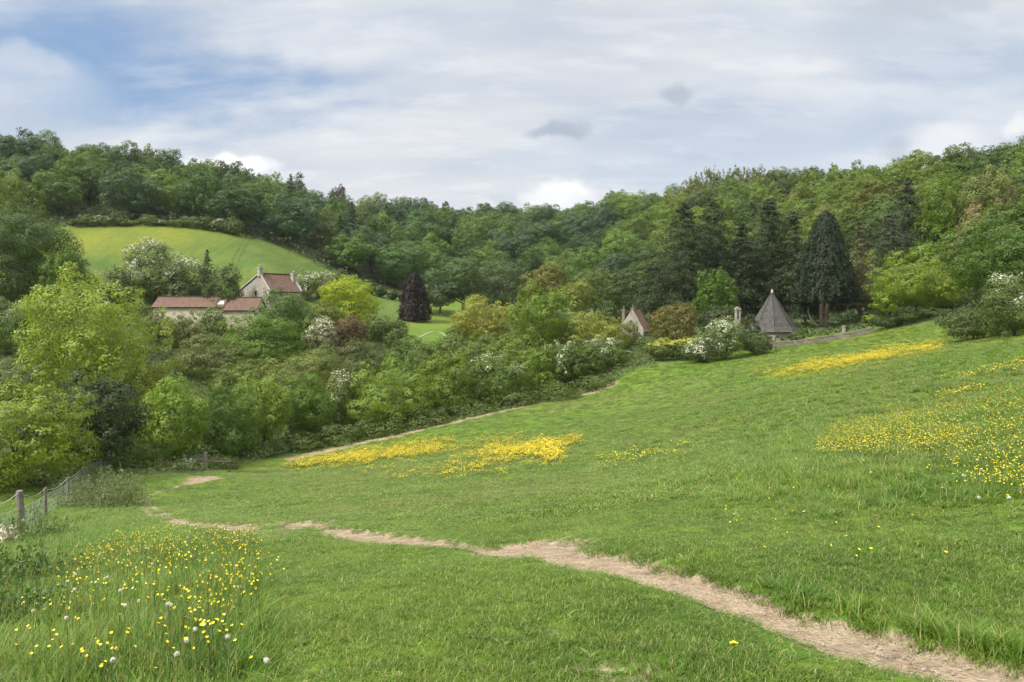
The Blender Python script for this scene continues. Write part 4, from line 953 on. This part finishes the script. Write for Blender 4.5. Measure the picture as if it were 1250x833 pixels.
undergrowth('bank_undergrowth','dark ground cover along the top of the field, partly standing for tree shade',26000,.34,far_side,lambda x,y:np.where((np.abs(x-41)<7)&(y<101),.35,1.0),(.04,.062,.018))  # carried up to the wall, its dark leaves standing in for tree shade there
# ---------------------------------------------------------------- grass and flowers
def grassmat(name,c1,c2,trans=.35):
    m,t=newmat(name); ran=t.add('ShaderNodeObjectInfo').outputs['Random']; ri=t.add('ShaderNodeNewGeometry'); geo=ri.outputs['Position']
    n=t.noise(geo,.7,5,.65); n1=t.noise(geo,.09,5,.6)
    c=t.mix(t.smooth(n,.34,.64),c1,c2); c=t.mix(t.math('MULTIPLY',t.smooth(n1,.42,.62),.45),c,(.128,.155,.034,1))
    isl=ri.outputs['Random Per Island']
    c=t.mix(t.math('MULTIPLY',t.smooth(isl,.86,.9),.7),c,(.25,.23,.10,1))
    v=t.math('MULTIPLY',t.math('MULTIPLY_ADD',ran,.5,.75),t.math('MULTIPLY_ADD',isl,.5,.75))
    c=t.mix(1,c,t.add('ShaderNodeCombineColor',{0:v,1:v,2:v}).outputs[0],'MULTIPLY')
    p=t.add('ShaderNodeBsdfPrincipled',{'Base Color':c,'Roughness':.5,'Specular IOR Level':.3})
    tr=t.add('ShaderNodeBsdfTranslucent',{'Color':t.mix(1,c,(1.4,1.4,.7,1),'MULTIPLY')})
    finish(t,t.add('ShaderNodeMixShader',{0:trans,1:p.outputs[0],2:tr.outputs[0]}).outputs[0]); return m
M['grass']=grassmat('grass_blades',(.070,.138,.011,1),(.112,.182,.017,1),.42)
M['lush']=grassmat('lush_grass_blades',(.062,.150,.009,1),(.106,.202,.014,1),.42)
def blade_tuft(name,nb,rad,h,w,bend,mat,seed,seedhead=0,wide=False):
    r=np.random.default_rng(seed); V=[];Fc=[]
    for k in range(nb):
        a=r.random()*6.28; d=rad*math.sqrt(r.random()); bx,by=d*math.cos(r.random()*6.28),d*math.sin(r.random()*6.28); hh=h*r.uniform(.5,1.1); ww=w*r.uniform(.6,1.3)
        L=bend*hh*r.uniform(.2,1.2); ca,sa=math.cos(a),math.sin(a); j=len(V)
        for s,(f,q) in enumerate(((0,0),(.45,.22),(.8,.6),(1,1))):
            wd=ww*(1,.95,.6,.08)[s] if not wide else ww*(.4,1,.85,.1)[s]; z=hh*(f-.12*q*bend); cx,cy=bx+ca*L*q,by+sa*L*q
            V+=[(cx-sa*wd,cy+ca*wd,z),(cx+sa*wd,cy-ca*wd,z)]
        for s in range(3): Fc.append((j+2*s,j+2*s+1,j+2*s+3,j+2*s+2))
        if seedhead:
            tx,ty,tz=bx+ca*L,by+sa*L,hh*(1-.12*bend)
            for q in range(3):
                j=len(V); b=q*2.1; o=.006
                V+=[(tx,ty,tz-.05),(tx+o*math.cos(b),ty+o*math.sin(b),tz-.01),(tx,ty,tz+.05),(tx-o*math.cos(b),ty-o*math.sin(b),tz-.01)]; Fc.append((j,j+1,j+2,j+3))
    me=quadmesh(name,V,Fc); me.materials.append(M[mat]); return bpy.data.objects.new(name,me)
def petals(V,Fc,mi,c,rad,tilt,r,m=1,up=None):
    """a cup of five petals at c"""
    up=unit(np.array([r.normal()*tilt,r.normal()*tilt,1.])); a=unit(np.cross(up,[.3,.9,.1])); b=np.cross(up,a); t0=r.random()*6.28
    for k in range(5):
        t=t0+k*1.2566; d=a*math.cos(t)+b*math.sin(t); e=-a*math.sin(t)+b*math.cos(t); j=len(V)
        V+= [tuple(c),tuple(c+d*rad*.62+e*rad*.52+up*rad*.28),tuple(c+d*rad+up*rad*.62),tuple(c+d*rad*.62-e*rad*.52+up*rad*.28)]; Fc.append((j,j+1,j+2,j+3)); mi.append(m)
def stemq(V,Fc,mi,a,b,w,m=0):
    for k in range(2):
        o=np.array([w,0,0]) if k==0 else np.array([0,w,0]); j=len(V); V+=[tuple(a-o),tuple(a+o),tuple(b+o*.7),tuple(b-o*.7)]; Fc.append((j,j+1,j+2,j+3)); mi.append(m)
def buttercup_mesh(seed,h=.38,rad=.0155):
    r=np.random.default_rng(seed); V=[];Fc=[];mi=[]
    k=np.array([r.normal()*.02,r.normal()*.02,h*.55]); top=np.array([r.normal()*.05,r.normal()*.05,h])
    stemq(V,Fc,mi,np.zeros(3),k,.0016); stemq(V,Fc,mi,k,top,.0013); petals(V,Fc,mi,top,rad,.35,r)
    for q in range(1):
        a=r.random()*6.28; z=.03+.08*q; j=len(V); d=np.array([math.cos(a),math.sin(a),0]); e=np.array([-math.sin(a),math.cos(a),0]); c=k*(z/h)+np.array([0,0,z*.3])
        V+=[tuple(c),tuple(c+d*.015+e*.005+[0,0,.02]),tuple(c+d*.03+[0,0,.035]),tuple(c+d*.015-e*.005+[0,0,.02])]; Fc.append((j,j+1,j+2,j+3)); mi.append(0)
    me=quadmesh('buttercup',V,Fc,mi); me.materials.append(M['stem']); me.materials.append(M['petal']); return me
def cluster_proto(name,n,R,h,rad,seed):
    r=np.random.default_rng(seed); V=[];Fc=[];mi=[]
    for k in range(n):
        a=r.random()*6.28; d=R*math.sqrt(r.random()); hh=h*r.uniform(.65,1.15); c=np.array([d*math.cos(a),d*math.sin(a),hh])
        stemq(V,Fc,mi,c*np.array([.8,.8,0]),c,.0018); petals(V,Fc,mi,c,rad*r.uniform(.8,1.2),.35,r)
    me=quadmesh(name,V,Fc,mi); me.materials.append(M['stem']); me.materials.append(M['petal']); return bpy.data.objects.new(name,me)
def scatter(name,xyz,scale,idx,protos,label,cat,seed=1):
    r=np.random.default_rng(seed); n=len(xyz)
    me=bpy.data.meshes.new(name); me.vertices.add(n); me.vertices.foreach_set('co',np.asarray(xyz,np.float32).ravel())
    a=me.attributes.new('scl','FLOAT_VECTOR','POINT'); a.data.foreach_set('vector',np.asarray(scale,np.float32).ravel())
    rot=np.c_[r.normal(size=n)*.08,r.normal(size=n)*.08,r.random(n)*6.283]
    a=me.attributes.new('rot','FLOAT_VECTOR','POINT'); a.data.foreach_set('vector',rot.astype(np.float32).ravel())
    a=me.attributes.new('pick','INT','POINT'); a.data.foreach_set('value',np.asarray(idx,np.int32))
    g=bpy.data.node_groups.new(name,'GeometryNodeTree'); g.interface.new_socket('Geometry',in_out='INPUT',socket_type='NodeSocketGeometry'); g.interface.new_socket('Geometry',in_out='OUTPUT',socket_type='NodeSocketGeometry')
    N=g.nodes; L=g.links; gi=N.new('NodeGroupInput'); go=N.new('NodeGroupOutput'); ip=N.new('GeometryNodeInstanceOnPoints'); L.new(gi.outputs[0],ip.inputs['Points'])
    j=N.new('GeometryNodeJoinGeometry')
    for p in protos[::-1]:
        oi=N.new('GeometryNodeObjectInfo'); oi.inputs['Object'].default_value=p; oi.inputs['As Instance'].default_value=True; L.new(oi.outputs['Geometry'],j.inputs[0])
    L.new(j.outputs[0],ip.inputs['Instance']); ip.inputs['Pick Instance'].default_value=True
    for nm,dt,sk_ in (('scl','FLOAT_VECTOR','Scale'),('rot','FLOAT_VECTOR','Rotation'),('pick','INT','Instance Index')):
        q=N.new('GeometryNodeInputNamedAttribute'); q.data_type=dt; q.inputs['Name'].default_value=nm; L.new(q.outputs['Attribute'],ip.inputs[sk_])
    L.new(ip.outputs[0],go.inputs[0])
    o=link(name,me,[]); md=o.modifiers.new('scatter','NODES'); md.node_group=g
    return tag(o,label,cat,kind='stuff')
def wedge(r0,r1,dens,r,half=44):
    a=math.radians(half); n=int(dens*a*(r1*r1-r0*r0)); R=np.sqrt(r.uniform(r0*r0,r1*r1,n)); t=r.uniform(-a,a,n); return R*np.sin(t),R*np.cos(t)
def grass():
    r=np.random.default_rng(11)
    lawn=[blade_tuft('lawn_tuft',52,.085,.058,.0021,.9,'grass',k) for k in range(3)]
    big=[blade_tuft('lawn_tuft',70,.10,.058,.0042,.8,'grass',10+k) for k in range(2)]
    longg=[blade_tuft('long_tuft',30,.09,.30,.0032,.7,'lush',20+k) for k in range(3)]
    seedy=[blade_tuft('seed_tuft',4,.14,.46,.0011,.5,'drystem',30+k,1) for k in range(2)]
    weed=[blade_tuft('weed',8,.02,.05,.009,1.4,'lush',40+k,0,True) for k in range(2)]
    XY=[];SC=[];ID=[]
    for r0,r1,dn,sx,far in ((1.8,6,330,1.,0),(6,12,150,1.25,0),(12,25,46,1.9,0),(25,55,11,3.2,1),(55,104,3.6,4.6,1)):
        x,y=wedge(r0,r1,dn,r,82 if r1<20 else (66 if r1<30 else 52)); k=in_field(x,y)&(path_ratio(x,y)>r.uniform(.85,1.2,len(x))); x,y=x[k],y[k]
        px,py=pix(x,y,base_ground(x,y)); lu=np.clip(LUSH(px,py,y),0,1)*np.where((px<330)&(py<665),np.clip((path_ratio(x,y)-1.5)/2.5,0,1),1)
        for (bx,by,br,bs) in BARE:
            p=hit(bx,by)[0]; kk=(np.hypot(x-p[0],y-p[1])/br<r.uniform(.3,1.0,len(x)))&(r.random(len(x))<bs); lu=np.where(kk,-1,lu)
        k=lu>-.5; x,y,lu,px,py=x[k],y[k],lu[k],px[k],py[k]
        cl=fbm(x*.9,y*.9,77,3)*.5+.5
        n=len(x); lg=r.random(n)<lu*.75*np.clip(cl*1.7,.3,1)
        ht=np.clip(.10+1.15*cl,.25,1.4)*r.uniform(.75,1.25,n)
        sz=np.where(lg,(.28+.55*lu)*np.clip(.5+cl,.6,1.3),ht*(1+.5*lu))
        sz=sz*np.where(px<330,.74,.8)
        up_=py<np.interp(px,[p[0] for p in UP],[p[1] for p in UP])
        pd=path_ratio(x,y)-1; sz=sz*np.where(up_&(px>600),1.,np.clip(pd/np.where(y>12,6.,2.2),.2,1))
        if r0<12: 
            idx=np.where(lg,5+r.integers(0,3,n),r.integers(0,3,n))
        else: idx=np.where(lg,5+r.integers(0,3,n),3+r.integers(0,2,n))
        wd=(r.random(n)<.012+.02*(cl>.6))&(r0<12)&~lg; idx=np.where(wd,10+r.integers(0,2,n),idx)
        hx=np.where(lg,sx*.9,sx)
        sdy=lg&(px<320)&(r.random(n)<.05)&(py>620)&(r0<25); idx=np.where(sdy,8+r.integers(0,2,n),idx); sz=np.where(sdy,r.uniform(.6,1.05,n),sz); hx=np.where(sdy,1,hx)
        XY.append(np.c_[x,y]); SC.append(np.c_[hx,hx,sz]); ID.append(idx)
    XY=np.concatenate(XY); Z=ground(XY[:,0],XY[:,1])-.006
    print('tufts',len(XY))
    scatter('grass',np.c_[XY,Z],np.concatenate(SC),np.concatenate(ID),lawn+big+longg+seedy+weed,'green meadow grass covering the sloping field','grass')
grass()
def at_head(px,py,h):
    b=hit(px,py)
    for _ in range(3):
        b=hit(px,py+h*F/b[:,1]*.97)
    b[:,2]=ground(b[:,0],b[:,1]); return b
def blob(r,spec):
    out=[]
    for (cx,cy,sx,sy,n) in spec: out.append(np.c_[r.normal(cx,sx,n),r.normal(cy,sy,n)])
    return np.concatenate(out)
def flowers():
    r=np.random.default_rng(15)
    # single flowers that can be told apart: long grass by the fence, then the upper field
    L=blob(r,[(205,690,28,9,34),(240,735,16,7,24),(262,764,16,5,22),(140,788,14,8,20),(65,781,22,4,12),(68,696,10,5,8),(215,663,24,7,18),(180,740,50,24,36),(285,700,20,12,16),(160,612,7,12,12),(145,640,6,10,5),(240,778,30,14,14),(60,760,25,25,8),(100,720,30,25,10),(180,700,50,20,24)])
    L=L[(L[:,0]<338)&(L[:,0]>-10)&(L[:,1]<850)]
    Rr=blob(r,[(1215,605,26,16,16),(1180,575,40,18,16),(1040,650,70,20,14),(1235,545,16,22,8)])
    Rr=Rr[(Rr[:,0]<1262)&(Rr[:,1]<700)][:124]
    ms=[buttercup_mesh(50+k,.36,.0082) for k in range(6)]
    def put(pts,h0,lab,grp,ss):
        b=at_head(pts[:,0],pts[:,1],h0)
        for p in b:
            o=bpy.data.objects.new('buttercup',ms[int(r.integers(0,6))]); COL.objects.link(o); o.location=p; s=h0/.36*r.uniform(.85,1.12); o.scale=(ss,ss,s); o.rotation_euler=(0,0,r.random()*6.28); tag(o,lab,'flower',grp)
    put(L,.40,'yellow buttercup flower in the long grass beside the wire fence','buttercups in the long grass by the fence',1.0)
    put(Rr,.30,'yellow buttercup flower in the scattered drift high in the field','buttercups of the scattered drift in the upper field',1.25)
    b=at_head(np.array([896.]),np.array([790.]),.10)[0]
    o=bpy.data.objects.new('dandelion_flower',None); COL.objects.link(o); o.location=b; tag(o,'single yellow dandelion flower in the short grass below the footpath','flower')
    V=[];Fc=[];mi=[]
    for k in range(4): petals(V,Fc,mi,np.array([0,0,.095+.003*k]),.022-.003*k,.05,r,0)
    link('flower_head',quadmesh('flower_head',V,Fc),M['petal'],o); m=MB(); m.tube([(0,0,-.02),(.004,0,.05),(0,0,.097)],.0025,5); m.obj('stem',M['stem'],o)
    # dandelion clocks
    def clock_head(seed):
        q=np.random.default_rng(seed); d=fib(110,q); V,Fc=leaves(d*.021*q.uniform(.8,1.05,(110,1)),d+q.normal(size=d.shape)*.35,.0125,q,.8); V2,F2=leaves(d[:40]*.012,d[:40],.009,q); return quadmesh('seed_head',np.r_[V,V2],np.r_[Fc,F2+len(V)])
    hm=[clock_head(k) for k in range(3)]
    for m_ in hm: m_.materials.append(M['puff'])
    sm=MB(); sm.tube([(0,0,-.02),(.012,.004,.18),(0,0,.36)],[.0032,.0028,.0022],5); sm=sm.mesh('stem'); sm.materials.append(M['stem'])
    def clocks(pts,h,lab,grp,cats='dandelion clock',sc=1.):
        b=at_head(np.array([p[0] for p in pts],float),np.array([p[1] for p in pts],float),h)
        for p in b:
            e=empty('dandelion_clock',p,lab,cats,grp,r.random()*6.28); hh=h*r.uniform(.9,1.05)
            o=link('seed_head',hm[int(r.integers(0,3))],[],e,(0,0,hh)); o.scale=(sc,)*3; s=link('stem',sm,[],e); s.scale=(1,1,hh/.36)
    clocks([(82,713),(92,713),(91,728),(157,682),(178,677),(186,692),(170,733),(205,745),(209,738),(153,741),(81,762),(41,754),(238,775),(292,714),(278,784),(138,819),(216,810),(325,815),(117,711),(131,710),(228,787),(147,722)],.42,'white dandelion clock on a stalk in the long grass beside the wire fence','dandelion clocks by the fence',sc=.52)
    clocks([(1165,513),(1200,508),(1204,498),(1220,511),(1177,533),(1198,573),(1176,583),(1195,609),(1063,578),(1005,548),(972,562),(1097,505),(1226,461),(1222,462),(1186,464),(1112,476),(1100,465),(1140,458),(1110,534),(1193,562),(1232,610),(1008,500)],.32,'white dandelion clock standing among the buttercups high in the field','dandelion clocks in the upper field',sc=.72)
    # the dense drifts: past counting
    C=[cluster_proto('buttercup_cluster',9,.22,.27,.021,60+k) for k in range(4)]
    pts=[]
    def drift(poly,n,thr,sd,sc=.07):
        xs=[p[0] for p in poly]; ys=[p[1] for p in poly]
        q=np.c_[r.uniform(min(xs),max(xs),n),r.uniform(min(ys),max(ys),n)]; q=q[in_poly(q[:,0],q[:,1],poly)]
        b=hit(q[:,0],q[:,1]); f=fbm(b[:,0]*.55,b[:,1]*.28,sd,3)+r.normal(size=len(b))*.18; b=b[f>thr]; pts.append(b)
    def strip(a,b,n,th,sl=.0,along=.34):
        u=r.beta(1.5,1.5,n); q=np.c_[a[0]+(b[0]-a[0])*u,a[1]+(b[1]-a[1])*u+r.normal(size=n)*th]; q=q[q[:,1]>np.interp(q[:,0],FIELD_EDGE[:,0],FIELD_EDGE[:,1])+5]
        g=hit(q[:,0],q[:,1]); f=fbm(g[:,0]*.5,g[:,1]*.22,int(n),3)+r.normal(size=len(g))*.22; pts.append(g[f>-.04])
    strip((335,574),(562,547),1215,4.5); strip((400,566),(560,541),1080,6.5); strip((360,568),(500,551),607,3.5)
    strip((545,570),(690,557),877,5); strip((570,556),(712,541),837,4.5); strip((590,560),(690,552),877,6); strip((560,548),(640,538),216,5)
    strip((915,462),(1150,424),1755,4.5); strip((960,455),(1100,433),945,4.5); strip((1060,434),(1165,422),405,4)
    strip((728,574),(858,552),75,9); strip((860,452),(1000,440),121,6); strip((420,580),(640,572),162,7)
    drift([(400,578),(560,570),(620,575),(500,592)],260,.2,5)
    drift([(840,455),(930,445),(1100,415),(1120,425),(960,448),(880,462)],260,.15,8)
    drift([(990,560),(1010,525),(1100,500),(1180,480),(1250,470),(1262,545),(1180,560),(1050,566)],3200,-.05,9)
    drift([(985,560),(1010,530),(1130,505),(1180,540),(1130,566)],1700,-.1,19)
    drift([(1140,470),(1262,440),(1262,620),(1160,600)],900,.05,10)
    drift([(850,600),(1050,560),(1180,600),(1000,690),(880,660)],110,.12,11)
    drift([(480,535),(700,500),(720,520),(560,545)],160,.2,12)
    drift([(150,650),(300,655),(345,700),(300,770),(235,810),(120,815),(30,800),(40,740)],2300,-.05,13)
    b=np.concatenate(pts); b[:,2]=ground(b[:,0],b[:,1]); n=len(b)
    s=np.interp(b[:,1],[8,20,45,80],[.62,.85,.9,1.0])*r.uniform(.8,1.2,n); hz=r.uniform(.75,1.1,n)*np.interp(b[:,1],[8,40],[.85,1.15])
    sparse=b[:,1]<24; hz=np.where((b[:,1]<12)&(b[:,0]<0),hz*1.6,hz)
    C2=[cluster_proto('buttercup_sprig',3,.22,.26,.0120,80+k) for k in range(3)]
    scatter('buttercup_drift',b,np.c_[s,s,hz],np.where(sparse,4+r.integers(0,3,n),r.integers(0,4,n)),C+C2,'dense yellow drifts of buttercups across the far parts of the field','buttercups',5)
    print('drift clusters',n)
flowers()
# ---------------------------------------------------------------- sky, sun, camera
SUN_EL,SUN_AZ=math.radians(50),math.atan2(-.60,-.35)
def world():
    w=bpy.data.worlds.new('World'); scn.world=w; w.use_nodes=True; w.node_tree.nodes.clear(); t=NT(w.node_tree)
    sky=t.add('ShaderNodeTexSky',sky_type='NISHITA',sun_disc=False,sun_elevation=SUN_EL,sun_rotation=SUN_AZ).outputs[0]
    d=t.add('ShaderNodeTexCoord').outputs['Generated']; s=t.add('ShaderNodeSeparateXYZ',{0:d}).outputs
    den=t.math('ADD',t.math('MAXIMUM',s[2],0.),.24)
    pv=t.add('ShaderNodeCombineXYZ',{0:t.math('DIVIDE',s[0],den),1:t.math('DIVIDE',s[1],den),2:0.}).outputs[0]
    mp=t.add('ShaderNodeMapping',{'Vector':pv,'Rotation':(0,0,math.radians(-28)),'Scale':(.55,1.25,1)}).outputs[0]
    n1=t.noise(mp,1.6,8,.55,.12); n2=t.noise(pv,.8,6,.5,.1); n3=t.noise(mp,3.2,7,.55,.15)
    def spot(px,py,wx,wy,soft=1.,warp=0.):
        v=unit(np.array(P(px,py,1.0))); q=t.vmath('SUBTRACT',d,tuple(v))
        if warp:
            nz=t.add('ShaderNodeTexNoise',{'Vector':d,'Scale':26.,'Detail':5.}).outputs['Color']; nz=t.vmath('SUBTRACT',nz,(.5,.5,.5)); sc=t.n.new('ShaderNodeVectorMath'); sc.operation='SCALE'; t.l.new(nz,sc.inputs[0]); sc.inputs['Scale'].default_value=warp; q=t.vmath('ADD',q,sc.outputs[0])
        q=t.vmath('MULTIPLY',q,(F/wx,F/wx,F/wy)); return t.smooth(t.vmath('LENGTH',q),1.+soft,max(0,1.-soft))
    cov=t.math('ADD',t.smooth(n1,.34,.60),t.math('MULTIPLY',t.smooth(n2,.35,.65),.5),clamp=True)
    cov=t.math('MULTIPLY_ADD',cov,.34,.64)
    for (px,py,wx,wy,k) in ((215,103,140,36,.72),(120,85,80,30,.6),(20,22,120,46,.62),(330,112,80,26,.5),(300,45,150,60,.15),(420,90,60,22,.22),(600,60,160,60,.10)):
        cov=t.math('MULTIPLY',cov,t.math('MULTIPLY_ADD',t.math('MULTIPLY',spot(px,py,wx,wy,.9,.05),t.smooth(n3,.75,.3)),-k*1.6,1.),clamp=True)
    K=7.95
    lum=lambda r,g,b:(r*K,g*K,b*K,1)
    c=t.mix(t.smooth(n3,.30,.70),lum(.575,.63,.71),lum(.77,.80,.835))
    c=t.mix(t.math('MULTIPLY',t.smooth(n2,.42,.62),.5),c,lum(.68,.70,.74))
    hz=t.smooth(s[2],.30,.04); c=t.mix(t.math('MULTIPLY',hz,.75),c,lum(.725,.75,.785))
    n4=t.noise(t.add('ShaderNodeMapping',{'Vector':pv,'Rotation':(0,0,math.radians(-35)),'Scale':(.9,2.2,1)}).outputs[0],4.2,8,.62,.35); c=t.mix(t.math('MULTIPLY',t.smooth(n4,.50,.64),.38),c,lum(.87,.88,.895))
    base=t.mix(.55,t.mix(1,sky,(.9,.9,.95,1),'MULTIPLY'),lum(.25,.42,.69))
    col=t.mix(cov,base,c)
    # small grey clouds and white heaps low over the hills
    for (px,py,wx,wy,k,cc) in ((674,163,28,9,.8,(.44,.50,.60)),(692,158,26,12,.8,(.43,.49,.59)),(826,114,18,9,.8,(.45,.51,.60)),(824,107,12,9,.7,(.46,.52,.61)),(1150,2,80,12,.45,(.46,.51,.60)),(1090,184,14,14,.5,(.44,.50,.60)),(1120,180,22,14,.3,(.48,.54,.63)),
        (283,202,44,10,1.,(1.04,1.04,1.04)),(686,237,36,14,1.,(.98,.98,.99)),(662,243,20,10,.9,(.90,.91,.93)),(706,246,20,8,.7,(.84,.85,.88)),(590,250,14,8,.7,(.80,.82,.85)),(1152,180,36,18,.75,(.86,.87,.90)),(1242,150,12,9,.8,(.88,.89,.90)),(38,72,46,14,.45,(.72,.76,.82)),(30,98,70,24,.4,(.68,.73,.80)),(370,48,44,14,.4,(.76,.79,.83))):
        col=t.mix(t.math('MULTIPLY',spot(px,py,wx,wy,.5,.04),k),col,lum(*cc))
    # an overcast sky is brightest overhead
    col=t.mix(t.smooth(s[2],.40,.70),col,lum(.66,.66,.655))
    up=t.math('MULTIPLY_ADD',t.smooth(s[2],.40,.72),ZEN,1.); col=t.mix(1,col,t.add('ShaderNodeCombineXYZ',{0:up,1:up,2:up}).outputs[0],'MULTIPLY')
    bg=t.add('ShaderNodeBackground',{'Color':col,'Strength':.1}); o=t.add('ShaderNodeOutputWorld'); t.l.new(bg.outputs[0],o.inputs['Surface'])
ZEN=2.4
world()
from mathutils import Vector
ld=bpy.data.lights.new('sun','SUN'); ld.energy=5.0; ld.angle=math.radians(11); ld.color=(1,.95,.85)
so=bpy.data.objects.new('sun',ld); COL.objects.link(so); sv=Vector((math.sin(SUN_AZ)*math.cos(SUN_EL),math.cos(SUN_AZ)*math.cos(SUN_EL),math.sin(SUN_EL))); so.rotation_euler=(-sv).to_track_quat('-Z','Y').to_euler(); so.location=(-60,-60,120)
cd=bpy.data.cameras.new('camera'); cam=bpy.data.objects.new('camera',cd); COL.objects.link(cam); cam.location=(0,0,0); cam.rotation_euler=(math.pi/2,0,0)
cd.sensor_width=36; cd.lens=36*F/1250; cd.shift_y=(HY-416.5)/1250; cd.clip_start=.05; cd.clip_end=20000
scn.camera=cam
scn.render.engine='CYCLES'; scn.cycles.use_denoising=True; scn.cycles.max_bounces=6; scn.cycles.diffuse_bounces=3; scn.cycles.transmission_bounces=3; scn.cycles.glossy_bounces=2; scn.cycles.use_adaptive_sampling=False
vs=scn.view_settings; vs.view_transform='Standard'; vs.look='None'; vs.gamma=1; vs.exposure=0.42; vs.use_curve_mapping=False
def haze():
    b=MB(); b.box(-6300,6300,-6300,6300,-60,90); o=b.obj('haze',[])
    m,t=newmat('haze_air'); v=t.add('ShaderNodeVolumePrincipled',{'Color':(.86,.92,1.,1),'Density':HAZE,'Anisotropy':.2}); q=t.add('ShaderNodeOutputMaterial'); t.l.new(v.outputs[0],q.inputs['Volume'])
    o.data.materials.append(m); tag(o,'thin pale air over the valley softening the far woods','haze',kind='stuff')
HAZE=.00008
haze()
for a_ in TREES: print('%-70s H%.1f W%.1f z%.1f n%d'%a_)
